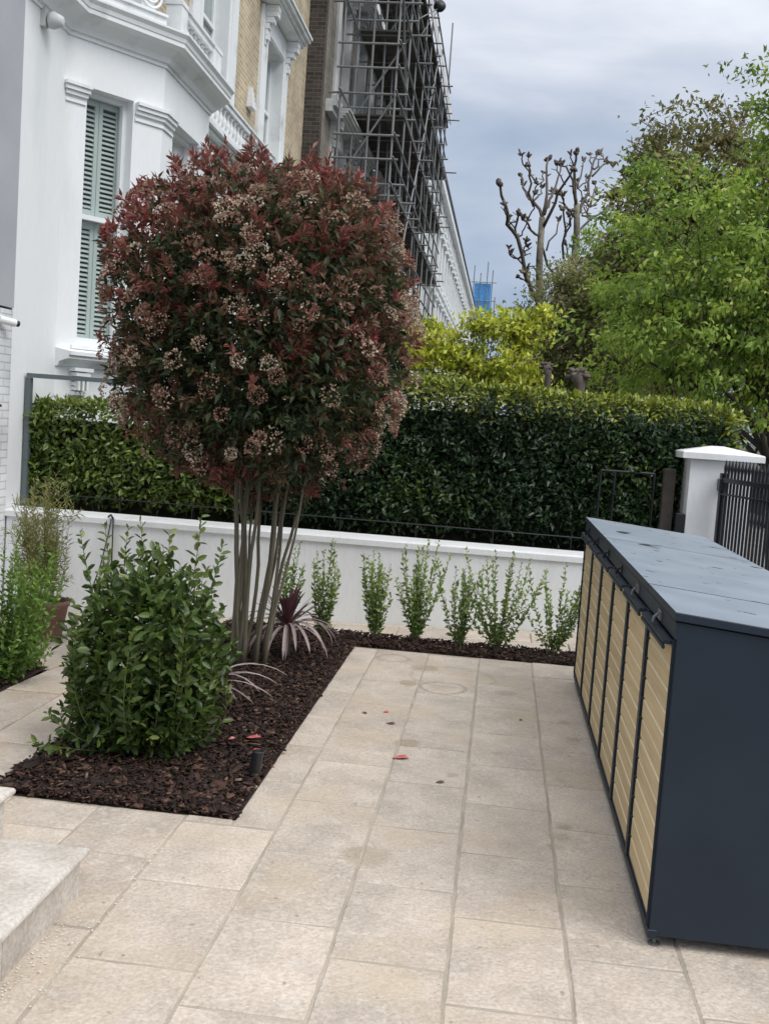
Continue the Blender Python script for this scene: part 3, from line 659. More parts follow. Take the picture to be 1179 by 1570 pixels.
# wet leaves / debris on lid: long puddle and dark leaf
for (cx, cy, rx, ry, lb_) in ((.86, 6.12, .085, .03, 'flat dark wet leaf stuck on the middle lid of the bin store'), (.80, 6.75, .05, .05, 'smaller dark wet leaf on the farthest lid of the bin store')):
    b = MB(); pts = [(cx+rx*math.cos(t)*(1+.25*math.sin(3*t+cx)), cy+ry*math.sin(t)*(1+.2*math.cos(4*t)), lidz(cx)+.0035) for t in np.linspace(0, 2*PI, 18)[:-1]]
    b.poly(pts); tag(b.build('wet_leaf', M['black'], fix=False), lb_, 'leaf')

# ------------------------------------------------------------------ bed spotlight
b = MB(); b.lathe([(.030, 0), (.030, .115), (.026, .118), (.022, .108)], n=20); b.v = [(-1.085+x+.15*z, 4.93+y-.1*z, .03+z) for x, y, z in b.v]
sp = empty('spike_light', (-1.085, 4.93, 0), 'small black cylindrical spike light in the bark beside the patio', 'garden light')
b.build('lamp_body', M['black'], sp, smooth=False)
b = MB(); b.tube([(-1.085, 4.93, -.08), (-1.083, 4.93, .035)], [.004, .010], 8); b.build('spike', M['black'], sp)

# fallen petals and leaves on the patio and bed
def flat_leaf(x, y, s, rz, m, label, name='fallen_leaf', z=.003):
    b = MB(); pts = [(0, 0, 0), (.35, -.28, .06), (.7, -.22, .10), (1, 0, .03), (.7, .25, .13), (.35, .26, .05), (.5, 0, .0)]
    P = [(x+s*(px_*math.cos(rz)-py_*math.sin(rz)), y+s*(px_*math.sin(rz)+py_*math.cos(rz)), z+gz(x, y)+s*pz_) for px_, py_, pz_ in pts]
    for f in ((0, 1, 6), (1, 2, 6), (2, 3, 6), (3, 4, 6), (4, 5, 6), (5, 0, 6)): b.poly([P[k] for k in f])
    tag(b.build(name, m, fix=False), label, 'leaf', 'leaves fallen on the patio')
for a in ((-.46, 5.47, .10, .1, M['petal'], 'largest red fallen leaf lying mid patio on a joint'),
          (-.60, 6.32, .055, 1, M['petal'], 'red curled leaf on the patio towards the bark bed'),
          (-.70, 6.25, .05, 2, M['dryleaf'], 'brown curled leaf on the patio close to the bark bed'),
          (-.56, 6.1, .06, 0, M['dryleaf'], 'brown leaf on the patio nearer than the red curled one'),
          (-.20, 5.15, .05, .4, M['dryleaf'], 'dark leaf scrap in the middle of the patio'),
          (-.62, 7.55, .05, .6, M['dryleaf'], 'dark leaf scrap on the patio beside the far water stain'),
          (.12, 7.2, .045, 1.9, M['dryleaf'], 'tiny dark leaf on the far patio right of the ring stain'),
          (.24, 6.45, .035, .9, M['dryleaf'], 'small dark leaf on the patio in the column before the bin store')):
    flat_leaf(*a)
for a in ((-1.25, 5.42, .085, .3, M['petal'], 'pink fallen petal on the bark mulch'), (-1.13, 5.2, .06, 2, M['petal'], 'small red petal on the bark by the patio edge'), (-1.33, 5.36, .05, 1, M['petal'], 'faded pink petal on the bark nearest the leafy shrub')):
    flat_leaf(*a, z=.045)

# ------------------------------------------------------------------ plants
def bez(a, b, c, n=6):
    a, b, c = map(Vector, (a, b, c)); return [a*(1-t)**2 + b*2*t*(1-t) + c*t*t for t in np.linspace(0, 1, n)]

# multi-stem red tree (photinia)
def photinia():
    def taper(P):
        f = .62+.38*np.clip((P[:, 2]-1.22)/.6, 0, 1)**.7; Q = P.copy(); Q[:, 2] = np.where(P[:, 2] < 1.6, P[:, 2]-.28*(1.6-P[:, 2]), P[:, 2])
        Q[:, 0] = -1.60+(P[:, 0]+1.60)*f; Q[:, 1] = 7.15+(P[:, 1]-7.15)*f; return Q
    base = Vector((-1.66, 7.15, 0)); c = np.array([-1.69, 7.15, 2.385]); r = np.array([.95, .95, 1.06])
    root = empty('red_photinia_tree', base, 'multi-stemmed red-leaved tree in cream flower growing from the bark bed', 'tree')
    g = random.Random(5)
    tips = []
    fan = [(-.13, .05, -.16, .1), (-.10, -.08, -.11, -.15), (-.12, .10, -.06, .3), (-.06, -.10, -.03, -.2), (-.04, .02, .0, .2), (-.02, -.10, .03, -.25), (.02, .08, .10, .25), (.06, -.06, .22, -.1), (.10, .05, .30, .3), (.12, -.05, .38, .05), (.0, .12, .18, .4), (-.10, .12, -.24, .3), (-.07, -.03, -.07, 0), (.09, .0, .27, .1)]
    for i, (bx, by, tx, ty) in enumerate(fan):
        a = math.atan2(ty, tx); p0 = base+Vector((bx, by, -.02)); p2 = Vector((base.x+tx, base.y+ty, 1.62+g.uniform(-.1, .2)))
        mid = p0.lerp(p2, .5)+Vector((g.uniform(-.04, .04)-tx*.12, g.uniform(-.03, .03), .1)); R = g.uniform(.010, .021)
        pts = bez(p0, mid, p2, 10); ph_ = g.uniform(0, 6); pts = [q+Vector((.016*math.sin(ph_+k*.9)+g.uniform(-.005, .005), .012*math.cos(ph_+k*.8), 0))*min(1, k/2) for k, q in enumerate(pts)]; b = MB(); b.tube(pts, [R*(1-.4*k/9) for k in range(10)], 9)
        # limbs inside the crown
        for k in range(3):
            t = g.uniform(-.5, .5); q2 = p2 + Vector((math.cos(a+t)*g.uniform(.3, .6), math.sin(a+t)*g.uniform(.3, .6), g.uniform(.4, 1.4)))
            b.tube(bez(pts[7+k % 3], p2.lerp(q2, .4)+Vector((0, 0, .1)), q2, 6), [R*.6, R*.5, R*.4, R*.3, R*.2, R*.1], 6)
        b.build('stem', M['bark_stem'], root, smooth=True)
    # rosettes
    n = 5200
    P, d, t = shell_points(n, c, r, .60, 3.0, 21, .12)
    P = taper(P)
    out = norm(d*1.0+np.array([0, 0, .45])+rng.normal(size=(n, 3))*.35)
    k = 8; A = np.repeat(out, k, 0); Q = np.repeat(P, k, 0); m = len(A)
    perp = norm(np.cross(A, rng.normal(size=(m, 3)))); phi = rng.uniform(.35, 1.35, m)
    D = A*np.cos(phi)[:, None]+perp*np.sin(phi)[:, None]
    Q = Q - A*rng.uniform(0, .07, m)[:, None]
    redness = .48 + .40*np.clip((P[:, 2]-2.75)/.8, -.12, 1) + .30*vnoise(P, 2.3, 9) + .25*vnoise(P, 6, 4)+ rng.normal(size=n)*.16 + .12*(t-.8)*3
    tint = np.repeat(redness, k)+rng.normal(size=m)*.07 - .12*(phi > 1.0)
    S = rng.uniform(.045, .082, m)
    # large outer green leaves between the rosettes
    sel = split_near(Q, 260)
    leaf_objects('leaf', Q[sel], D[sel], S[sel]*1.05, .34, tint[sel], M['leaf_photinia'], root, TPL3)
    leaves('foliage', Q[~sel], D[~sel], S[~sel], .34, tint[~sel], M['leaf_photinia'], root, TPL3)
    n2 = 9000; P2, d2, t2 = shell_points(n2, c, r*.93, .35, 2.9, 33, .09); P2 = taper(P2)
    D2 = norm(d2*.6+rng.normal(size=(n2, 3))*.7+[0, 0, -.25]); leaves('inner_foliage', P2, D2, rng.uniform(.06, .095, n2), .42, .08+.35*rng.random(n2), M['leaf_photinia'], root, TPL3)
    # leaders breaking the outline
    g2 = np.random.default_rng(8); n3 = 100; d3 = norm(g2.normal(size=(n3, 3))*[1, 1, .7]+[0, 0, .55]); kk = (np.abs(d3)**2.9).sum(1)**(-1/2.9)
    P3 = taper(c+d3*kk[:, None]*r); tw = MB(); LP, LD, LT = [], [], []
    for i in range(n3):
        ln = g2.uniform(.04, .14); dr = norm(d3[i]+np.array([0, 0, .7])+g2.normal(size=3)*.2); e1 = P3[i]+dr*ln
        tw.tube([P3[i]-dr*.15, e1], [.004, .002], 4)
        for q in range(12):
            f = q/11; LP.append(P3[i]+dr*ln*f); pr = norm(np.cross(dr, g2.normal(size=3))); LD.append(dr*(.5+.5*f)+pr*(1-.3*f)); LT.append(.70+.25*g2.random())
    tw.build('twigs', M['twig'], root, fix=False)['kind'] = 'stuff'
    leaves('shoot_foliage', LP, LD, g2.uniform(.05, .085, len(LP)), .32, np.array(LT), M['leaf_photinia'], root, TPL3)
    # flower heads: domed clusters of florets
    g3 = np.random.default_rng(15); nf = 400; df = norm(g3.normal(size=(nf*4, 3))); df = df[(df[:, 1] < .5)][:nf]; nf = len(df)
    kk = (np.abs(df)**2.9).sum(1)**(-1/2.9)*(1+.07*vnoise(df, 3.2, 21)); PF = taper(c+df*(kk*g3.uniform(.97, 1.07, nf))[:, None]*r)
    keep = (PF[:, 2] > 1.45) & (vnoise(PF, 2.6, 5)+g3.normal(size=nf)*.5 > -.6) & (PF[:, 2] < 3.30); PF = PF[keep]; df = df[keep]
    for i in range(len(PF)):
        q = int(g3.integers(60, 110)); up_ = norm(df[i]+np.array([0, 0, .6])); R = g3.uniform(.035, .085)
        v = norm(g3.normal(size=(q, 3))); s_ = np.sign(v@up_); v = v*s_[:, None]; h = (v@up_)[:, None]
        pos = PF[i] + (v - up_*h*.45)*R*g3.uniform(.75, 1.1, (q, 1)) + up_*.01
        pale = g3.choice([.1, .25, .4, .6, .8]) 
        leaves('flower_head', pos, norm(v+g3.normal(size=(q, 3))*.5), g3.uniform(.010, .019, q), 1.0, np.clip(pale+g3.normal(size=q)*.15, 0, 1), M['flower'], root, TPL1, N=g3.normal(size=(q, 3)))
photinia()

def stem_plant(root, stems, lpm, size, width, material, tints, tpl=TPL3, bare=.12, stem_r=.004, stem_m='stem_green', near=0, seed=0, spread=1.0, name='foliage'):
    g = np.random.default_rng(seed+100); b = MB(); P, D, S, T = [], [], [], []
    for (a, mid, e1) in stems:
        pts = bez(a, mid, e1, 8); b.tube(pts, [stem_r*(1-.75*k/7) for k in range(8)], 5, False)
        ln = sum((pts[k+1]-pts[k]).length for k in range(7)); q = max(3, int(ln*lpm)); ang = g.uniform(0, 6)
        for k in range(q):
            f = bare+(1-bare)*(k+g.random()*.6)/q; f = min(f, 1); x = f*7; i = min(int(x), 6); p = pts[i].lerp(pts[i+1], x-i); t = (pts[i+1]-pts[i]).normalized()
            ang += 2.4+g.normal()*.3; ax = t.orthogonal().normalized(); pr = (Matrix.Rotation(ang, 3, t) @ ax)
            open_ = g.uniform(.55, 1.0)*spread; d = pr*open_ + t*(.5+.5*f)+Vector((0, 0, -.15+.2*f))+Vector(g.normal(size=3))*.38
            P.append(p); D.append(d); S.append(size*g.uniform(.65, 1.2)*(1-.35*max(0, f-.8)/.2)); T.append(tints[0]+(tints[1]-tints[0])*(.55*f+.45*g.random()))
    P = np.array(P); D = np.array([tuple(x) for x in D]); S = np.array(S); T = np.array(T)
    o = b.build('stems', M[stem_m], root, smooth=True, fix=False); o['kind'] = 'stuff'
    if near:
        sel = split_near(P, near); leaf_objects('leaf', P[sel], D[sel], S[sel], width, T[sel], material, root, tpl)
        P, D, S, T = P[~sel], D[~sel], S[~sel], T[~sel]
    leaves(name, P, D, S, width, T, material, root, tpl)

# leafy evergreen shrub at the front of the bed
def front_shrub():
    base = Vector((-1.74, 5.14, .01)); root = empty('laurel_shrub', base, 'bushy glossy green evergreen shrub at the front of the bark bed', 'shrub'); g = random.Random(9); st = []
    for i in range(105):
        a = g.uniform(0, 2*PI); rr = g.random()**.45; top = g.uniform(.70, 1.10) if i % 2 else g.uniform(.25, .75)
        ex = base + Vector((math.cos(a)*rr*.395-.0, math.sin(a)*rr*.36, top*(1-.22*rr*rr)))
        s = base + Vector((math.cos(a)*rr*.13, math.sin(a)*rr*.12, 0)); mid = s.lerp(ex, .45)+Vector((math.cos(a)*.26*rr+g.uniform(-.06, .06), math.sin(a)*.22*rr+g.uniform(-.06, .06), -.08)); st.append((s, mid, ex))
    for i in range(8):   # tall leading shoots
        x = -.30+i*.085+g.uniform(-.04, .04); st.append((base+Vector((x*.4, 0, .3)), base+Vector((x*1.1, g.uniform(-.1, .1), .8)), base+Vector((x*1.15+g.uniform(-.03, .03), g.uniform(-.12, .12), g.uniform(1.04, 1.27)))))
    for a in np.linspace(0, 2*PI, 30)[:-1]:   # low skirt
        st.append((base, base+Vector((math.cos(a)*.2, math.sin(a)*.2, .18)), base+Vector((math.cos(a)*g.uniform(.26, .38), math.sin(a)*g.uniform(.25, .34), g.uniform(.12, .34)))))
    st.append((base+Vector((-.1, -.1, 0)), base+Vector((-.3, -.25, .12)), base+Vector((-.42, -.22, .22))))
    st.append((base+Vector((-.1, -.05, 0)), base+Vector((-.28, -.3, .06)), base+Vector((-.36, -.5, .16))))
    gq = np.random.default_rng(55); nq = 3000; cc_ = np.array([-1.735, 5.14, .52]); dq = norm(gq.normal(size=(nq, 3))); kq = (np.abs(dq)**2.2).sum(1)**(-1/2.2)*(1+.20*vnoise(dq, 3.5, 6)+.1*vnoise(dq, 8, 3))
    Pq = cc_+dq*(kq*(1-.55*gq.random(nq)**1.5))[:, None]*np.array([.385, .35, .475]); sh_ = (.72+.28*np.clip(Pq[:, 2]/.42, 0, 1)); Pq[:, 0] = cc_[0]+(Pq[:, 0]-cc_[0])*sh_; Pq[:, 1] = cc_[1]+(Pq[:, 1]-cc_[1])*sh_; Pq[:, 2] = np.maximum(Pq[:, 2], .06); Dq = norm(dq*.7+gq.normal(size=(nq, 3))*.75+np.array([0, 0, .1]))
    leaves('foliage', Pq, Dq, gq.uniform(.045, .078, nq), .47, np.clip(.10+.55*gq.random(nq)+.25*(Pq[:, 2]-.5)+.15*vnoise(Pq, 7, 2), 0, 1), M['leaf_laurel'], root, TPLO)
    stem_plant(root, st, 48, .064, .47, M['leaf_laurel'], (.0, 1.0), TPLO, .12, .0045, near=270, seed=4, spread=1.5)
front_shrub()

# row of young privet plants before the white wall
labels = ['slender young privet plant farthest left of the row, beside the purple spiky plant',
          'bushy young privet plant with a dark rounded base, second in the row by the wall',
          'tallest narrow twin-topped privet plant in the row before the white wall',
          'narrow young privet plant touching its right-hand neighbour in the row by the wall',
          'wide young privet plant with a high leafy tip leaning right, before the wall',
          'loose open young privet plant nearest the bin store',
          'young privet plant half hidden behind the stems of the red tree']
spots = [(-1.36, .80, .15, [-.3, .25, .05], 10), (-.91, .70, .16, [-.2, .15], 12), (-.57, .82, .17, [-.35, .45], 13), (-.22, .68, .15, [-.5, 0, .3], 12), (.10, .80, .23, [-.75, -.3, .55], 13), (.53, .74, .19, [-.5, -.1, .75], 11), (-1.66, .72, .14, [0, .3], 9)]
for i, (x, h, wd, tw_, ns) in enumerate(spots):
    h *= 1.04; z0 = .005; y = 8.40+random.uniform(-.04, .04); base = Vector((x, y, z0)); g = random.Random(40+i)
    root = empty('young_privet', base, labels[i], 'young plant', 'young privet plants before the white wall'); st = []
    for k in range(int(ns*1.5)+g.randrange(0, 7)):
        f = g.choice(tw_)+g.uniform(-.5, .5); hh = h*g.uniform(.5, 1.02)
        ex = base+Vector((f*wd*1.45, g.uniform(-.09, .09), hh)); s = base+Vector((g.uniform(-.03, .03), g.uniform(-.03, .03), 0)); st.append((s, s.lerp(ex, .5)+Vector((f*.05, 0, -.03)), ex))
    stem_plant(root, st, 60, .047, .58, M['leaf_privet'], (.0, 1.0), TPL3, .13, .003, 'twig', seed=60+i)

# purple spiky cordyline and strap leaves emerging behind the shrub
def straps(root, base, specs, wid, mesh_name='leaf'):
    for (a, el, ln, drp, t) in specs:
        b = MB(); n = 7; L_, R_ = [], []
        side = Vector((-math.sin(a), math.cos(a), 0))
        p = Vector(base); e = el; pts = []
        for k in range(n+1):
            pts.append(p.copy()); p = p + Vector((math.cos(a)*math.cos(e), math.sin(a)*math.cos(e), math.sin(e)))*(ln/n); e -= drp/n
        for k, q in enumerate(pts):
            ww = wid*(.55+.9*math.sin(PI*min(.98, (k+.6)/(n+1)))) * (1 if k < n else .08); q.z = max(q.z, .028)
            L_.append(q-side*ww); R_.append(q+side*ww)
        for k in range(n):
            mid0, mid1 = (L_[k]+R_[k])/2-Vector((0, 0, wid*.35)), (L_[k+1]+R_[k+1])/2-Vector((0, 0, wid*.35))
            b.poly([L_[k], mid0, mid1, L_[k+1]]); b.poly([mid0, R_[k], R_[k+1], mid1])
        o = b.build(mesh_name, M['leaf_cordyline'], root, fix=False); me = o.data
        at = me.attributes.new('tint', 'FLOAT', 'FACE'); at.data.foreach_set('value', [t]*len(me.polygons))
g = random.Random(2); cb = Vector((-1.47, 7.50, .02))
root = empty('cordyline', cb, 'spiky purple cordyline with drooping greyish lower leaves beside the tree stems', 'spiky plant')
b = MB(); b.tube([cb-Vector((0, 0, .05)), cb+Vector((0, 0, .24))], [.035, .03], 8); b.build('trunk', M['bark_dark'], root)
sp_ = [(g.uniform(0, 2*PI), g.uniform(.75, 1.5), g.uniform(.26, .36), g.uniform(.1, .6), g.uniform(.1, .45)) for _ in range(46)]
sp_ += [(2*PI*i/34+g.uniform(-.1, .1), g.uniform(.2, .8), g.uniform(.38, .50), g.uniform(1.4, 2.3), g.uniform(.5, .98)) for i in range(34)]
straps(root, cb+Vector((0, 0, .22)), sp_, .0095)
cb2 = Vector((-1.66, 6.05, .02)); root = empty('strap_leaf_plant', cb2, 'low plant with long pale arching strap leaves poking out right of the green shrub', 'strap-leaved plant')
straps(root, cb2+Vector((0, 0, .12)), [(-.15, .7, .50, 1.3, .95), (.05, .85, .55, 1.5, 1), (-.35, .45, .50, 1.0, .9), (-.6, .3, .45, .8, .72), (.3, .6, .46, 1.3, .85), (-.8, .5, .4, 1.2, .7), (.6, .8, .4, 1.2, .9), (2.2, .8, .4, 1.2, .8), (2.9, .7, .4, 1.2, .8), (-2.2, .7, .4, 1.2, .8), (-.5, .75, .48, 1.5, .85), (1.3, .9, .4, 1.0, .8)], .006)

# bright bushy plant in the far-left bed
base = Vector((-3.06, 6.2, .01)); root = empty('lime_green_shrub', base, 'bright yellow-green bushy shrub in the far left bed', 'shrub'); g = random.Random(19); st = []
for i in range(130):
    a = g.uniform(0, 2*PI); rr = g.random()**.5; ex = base+Vector((math.cos(a)*rr*.42, math.sin(a)*rr*.40, g.uniform(.4, 1.08)*(1-.25*rr)))
    st.append((base+Vector((math.cos(a)*rr*.12, math.sin(a)*rr*.12, 0)), base.lerp(ex, .5)+Vector((math.cos(a)*.1, math.sin(a)*.1, -.05)), ex))
for i in range(24):
    a = g.uniform(0, 2*PI); st.append((base, base+Vector((math.cos(a)*.2, math.sin(a)*.2, .14)), base+Vector((math.cos(a)*.34, math.sin(a)*.34, g.uniform(.1, .3)))))
stem_plant(root, st, 64, .044, .5, M['leaf_lime'], (0, 1), TPL3, .05, .003, seed=77)

# terracotta pot with bamboo
pc = (-3.62, 8.15); pz = gz(*pc)
pot = empty('terracotta_pot', (pc[0], pc[1], pz), 'terracotta plant pot standing on the path by the white wall', 'plant pot')
b = MB(); b.lathe([(.125, pz), (.128, pz+.004), (.178, pz+.29), (.19, pz+.292), (.19, pz+.335), (.183, pz+.338), (.172, pz+.33), (.165, pz+.27)], pc, 36, False)
b.build('pot_body', M['terracotta'], pot, smooth=True)
b = MB(); b.lathe([(.001, pz+.272), (.168, pz+.272), (.16, pz+.26)], pc, 24); b.build('pot_soil', M['soil'], pot)
base = Vector((pc[0], pc[1], pz+.27)); root = empty('bamboo', base, 'thin straggly yellow-green bamboo growing in the terracotta pot', 'bamboo'); g = random.Random(3); st = []
for i in range(52):
    a = g.uniform(0, 2*PI); rr = g.random()**.5; h = g.uniform(.5, 1.12); s = base+Vector((math.cos(a)*rr*.12, math.sin(a)*rr*.12, -.02))
    ex = s+Vector((math.cos(a)*.14*rr-.05, math.sin(a)*.1, h)); st.append((s, s.lerp(ex, .5), ex))
    for k in range(3):
        m_ = s.lerp(ex, g.uniform(.3, .95)); a2 = g.uniform(0, 6.28); e2 = m_+Vector((math.cos(a2)*.09, math.sin(a2)*.09, g.uniform(0, .07))); st.append((m_, m_.lerp(e2, .5)+Vector((0, 0, .02)), e2))
stem_plant(root, st, 55, .075, .15, M['leaf_bamboo'], (.1, 1), TPL1, .2, .0025, 'stem_green', seed=12, spread=1.3)

# ------------------------------------------------------------------ hedges behind the wall
def hedge(name, label, x0, x1, y0, y1, z0, ztop, dens, material, size, gold_top, seed, holes=0):
    root = empty(name, ((x0+x1)/2, (y0+y1)/2, .3), label, 'hedge'); g = np.random.default_rng(seed)
    zt = lambda x: ztop[0]+(ztop[1]-ztop[0])*(x-x0)/(x1-x0)
    def cloud(n, depth, sz, tm, nm):
        x = g.uniform(x0, x1, n); z = z0+g.random(n)**.9*(zt(x)-z0); y = y0+g.random(n)**1.7*depth
        lump = vnoise(np.stack([x, z*0, z], 1), 3.3, seed)*.07+vnoise(np.stack([x, z*0, z], 1), 9, seed+3)*.035; y = y+lump
        e = np.clip((z-zt(x)+.16)/.16, 0, 1); y = y + e*e*.10
        q = np.clip((z0+.25-z)/.25, 0, 1); y = y+q*.14
        if holes:
            keep = vnoise(np.stack([x, z*0, z], 1), 5, seed+7)+g.normal(size=n)*.3 + (z-z0)*.7 > holes; x, y, z = x[keep], y[keep], z[keep]
        xe = np.minimum(x-x0, x1-x); 
        n = len(x); P = np.stack([x, y, z], 1); D = norm(np.stack([g.normal(size=n)*.7, -.55+g.normal(size=n)*.4, g.normal(size=n)*.6-.1], 1))
        t = tm*(.10+.62*g.random(n)+.22*vnoise(P, 2.5, seed+5)); t = t*.9
        if gold_top:
            w_ = np.clip((z-(zt(x)-.20-.07*vnoise(P, 6, 2)-.06*g.normal(size=n)))/.12, 0, 1); t = np.where(g.random(n) < w_*.85, .74+.24*g.random(n)**1.3, t)
        leaves(nm, P, D, g.uniform(.7, 1.25, n)*sz, .44, t, material, root, TPL3 if sz > .04 else TPL1, N=g.normal(size=(n, 3))*.6+[0, -.7, .7])
    A = (x1-x0)*(ztop[0]-z0)
    cloud(int(A*dens), .30, size, 1, 'foliage'); 
    # top surface
    n = int((x1-x0)*(y1-y0)*dens*.5); x = g.uniform(x0, x1, n); y = g.uniform(y0+.04, y1, n); z = zt(x)+g.normal(size=n)*.025+vnoise(np.stack([x, y, x*0], 1), 3, seed)*.03
    P = np.stack([x, y, z], 1); D = norm(g.normal(size=(n, 3))*[.6, .6, .35]+[0, -.1, .75]); t = (.76+.22*g.random(n)) if gold_top else .35+.65*g.random(n)
    leaves('top_foliage', P, D, g.uniform(.7, 1.2, n)*size, .42, t, material, root, TPL1)
    # ends
    n = int((y1-y0)*(ztop[1]-z0)*dens*1.2)
    for xe in (x0, x1):
        y = g.uniform(y0, y1, n); z = g.uniform(z0, zt(np.full(n, xe)), n); P = np.stack([xe+g.normal(size=n)*.05, y, z], 1); D = norm(g.normal(size=(n, 3))+[1.0 if xe == x1 else -1, 0, .2])
        t = .1+.6*g.random(n)
        if gold_top: t = np.where(z > zt(np.full(n, xe))-.35*g.random(n)-.05, .9, t)
        leaves('end_foliage', P, D, g.uniform(.7, 1.2, n)*size, .44, t, material, root, TPL1)
    b = MB(); gg = random.Random(seed)
    x = x0+.1
    while x < x1:
        yy_ = (y0+y1)/2+gg.uniform(-.1, .1); b.tube([(x, yy_, .2), (x+gg.uniform(-.08, .08), yy_, z0+.3), (x+gg.uniform(-.15, .15), yy_+.05, zt(x)-.3)], [.022, .016, .006], 6)
        for q in range(4): b.tube([(x, yy_, z0+.1+.2*q), (x+gg.uniform(-.2, .2), yy_-.22, z0+.25+.22*q)], [.008, .003], 4)
        x += gg.uniform(.18, .32)
    b.build('stems', M['bark_dark'], root, fix=False)['kind'] = 'stuff'
    # near-black box, painted as the shade at the heart of the hedge
    b = MB(); b.box(x0+.06, x1-.06, y0+.26, y1-.08, .25, min(ztop)-.16); b.build('shade_core', M['hedge_shade'], root)['kind'] = 'stuff'
hedge('dark_hedge', 'tall dense dark green hedge with yellow new growth along its top', -2.45, 2.08, 9.93, 10.75, .74, (2.24, 2.10), 3900, M['leaf_hedge'], .066, True, 5)
hedge('light_hedge', 'lower lighter green clipped hedge at the left before the white bay', -4.62, -2.50, 9.90, 10.5, .76, (1.75, 1.83), 2500, M['leaf_hedge_light'], .075, False, 14, holes=-.5)

# low dark railing between coping and hedge
rl = empty('low_railing', (-1.2, 9.86, .7), 'thin dark metal railing running along the foot of the hedge', 'railing')
b = MB(); b.tube([(-4.6, 9.86, .86), (1.5, 9.86, .84)], .006, 6); b.build('rail', M['black'], rl)
for i in range(9):
    x = -4.4+i*.73; b = MB(); b.tube([(x, 9.86, .70), (x, 9.86, .90)], .006, 6); b.build('upright', M['black'], rl)
tr = empty('hedge_frame', (1.2, 9.87, .7), 'dark blue-black metal panel frame standing in front of the hedge left of the pillar', 'frame')
for (a, c_) in (((.93, 9.87, .70), (.93, 9.87, 1.5)), ((1.42, 9.87, .70), (1.42, 9.87, 1.5)), ((.93, 9.87, 1.49), (1.42, 9.87, 1.49)), ((1.06, 9.87, .70), (1.06, 9.87, 1.49))):
    b = MB(); b.tube([a, c_], .011, 6); b.build('bar', M['black'], tr)

# grey frame over the light hedge
fg = empty('metal_arch', (-4.2, 9.88, .7), 'grey rectangular metal frame rising above the light hedge by the white bay', 'frame')
b = MB(); b.cbox(-4.685, -4.635, 9.86, 9.92, .7, 1.985, .003); b.build('post', M['frame_grey'], fg)
fr, ln_ = frame_of(Vector((-4.635, 9.89, 0)), Vector((-2.9, 10.25, 0)))
b = MB(); b.obox(fr, ln_-.05, ln_, -.03, .03, .7, 2.03); b.build('post', M['frame_grey'], fg)
b = MB(); b.obox(fr, -.045, ln_-.051, -.03, .03, 1.987, 2.03); b.build('top_bar', M['frame_grey'], fg)

# ------------------------------------------------------------------ white house with the canted bay
XF = -4.7
P0 = Vector((XF, 10.55, 0)); P1 = Vector((-4.0, 11.5, 0)); P2 = Vector((-4.0, 13.25, 0)); P3 = Vector((XF, 14.2, 0))
house = empty('white_townhouse', (-6.5, 15, 0), 'white stucco townhouse with a shuttered canted bay and pale brick upper storeys', 'house')
# plain masses
b = MB(); b.box(-9, XF, 9.55, 10.55, -.7, 5.6); b.box(-9, XF-.35, 10.55, 14.2, -.7, 5.6); b.box(-9, XF, 14.2, 22.3, -.7, 5.86)
b.build('stucco_wall', M['stucco'], house)
def wall_with_holes(fr, u0, u1, z0, z1, holes, n0, n1, mb):
    """rectangular wall minus rectangular openings (holes sorted in u)"""
    u = u0
    for (a, b_, c_, d_) in holes:
        if a > u+1e-4: mb.obox(fr, u, a, n0, n1, z0, z1)
        mb.obox(fr, a, b_, n0, n1, z0, c_); mb.obox(fr, a, b_, n0, n1, d_, z1); u = b_
    if u1 > u: mb.obox(fr, u, u1, n0, n1, z0, z1)
bay = MB(); T = .26
frA, LA = frame_of(P0, P1); frB, LB = frame_of(P1, P2); frC, LC = frame_of(P2, P3)
HA = (.24, .80, 2.38, 5.045); HB = (.36, LB-.36, 2.38, 5.045); HC = (.30, LC-.30, 2.38, 5.045)
wall_with_holes(frA, 0, LA, -.7, 5.52, [HA], -T, 0, bay); wall_with_holes(frB, 0, LB, -.7, 5.52, [HB], -T, 0, bay); wall_with_holes(frC, 0, LC, -.7, 5.52, [HC], -T, 0, bay)
bay.build('bay', M['stucco'], house)
b = MB(); b.poly([(XF-.34, 10.3, 1.9), (-4.3, 11.5, 1.9), (-4.3, 13.2, 1.9), (XF-.34, 14.4, 1.9)]); b.poly([(XF-.33, 10.6, 1.9), (XF-.33, 14.15, 1.9), (XF-.33, 14.15, 5.4), (XF-.33, 10.6, 5.4)])
b.build('room_interior', M['dark'], house)
# offsets of the bay polyline
def off_poly(d, ext=True):
    a = [Vector((XF, 9.55, 0)), P0, P1, P2, P3, Vector((XF, 14.6, 0))]
    pts = []
    for i, p in enumerate(a):
        ns = []
        if i > 0: u = (a[i]-a[i-1]).normalized(); ns.append(Vector((u.y, -u.x, 0)))
        if i < len(a)-1: u = (a[i+1]-a[i]).normalized(); ns.append(Vector((u.y, -u.x, 0)))
        if len(ns) == 1: q = p+ns[0]*d
        else:
            bis = (ns[0]+ns[1]).normalized(); q = p+bis*(d/bis.dot(ns[0]))
        pts.append(q)
    return pts
def moulding(prof, name, mat_, sl=slice(None), back=-.02, parent=house):
    """sweep a stepped profile [(projection, z)...] along the bay"""
    mb = MB(); cols = [off_poly(d)[sl] for d, z in prof]; base = off_poly(back)[sl]; n = len(base)
    rings = []
    for k in range(n):
        ring = [(base[k].x, base[k].y, prof[0][1])] + [(cols[i][k].x, cols[i][k].y, prof[i][1]) for i in range(len(prof))] + [(base[k].x, base[k].y, prof[-1][1])]
        rings.append(ring)
    mb.loft(rings, True); return mb.build(name, mat_, parent)
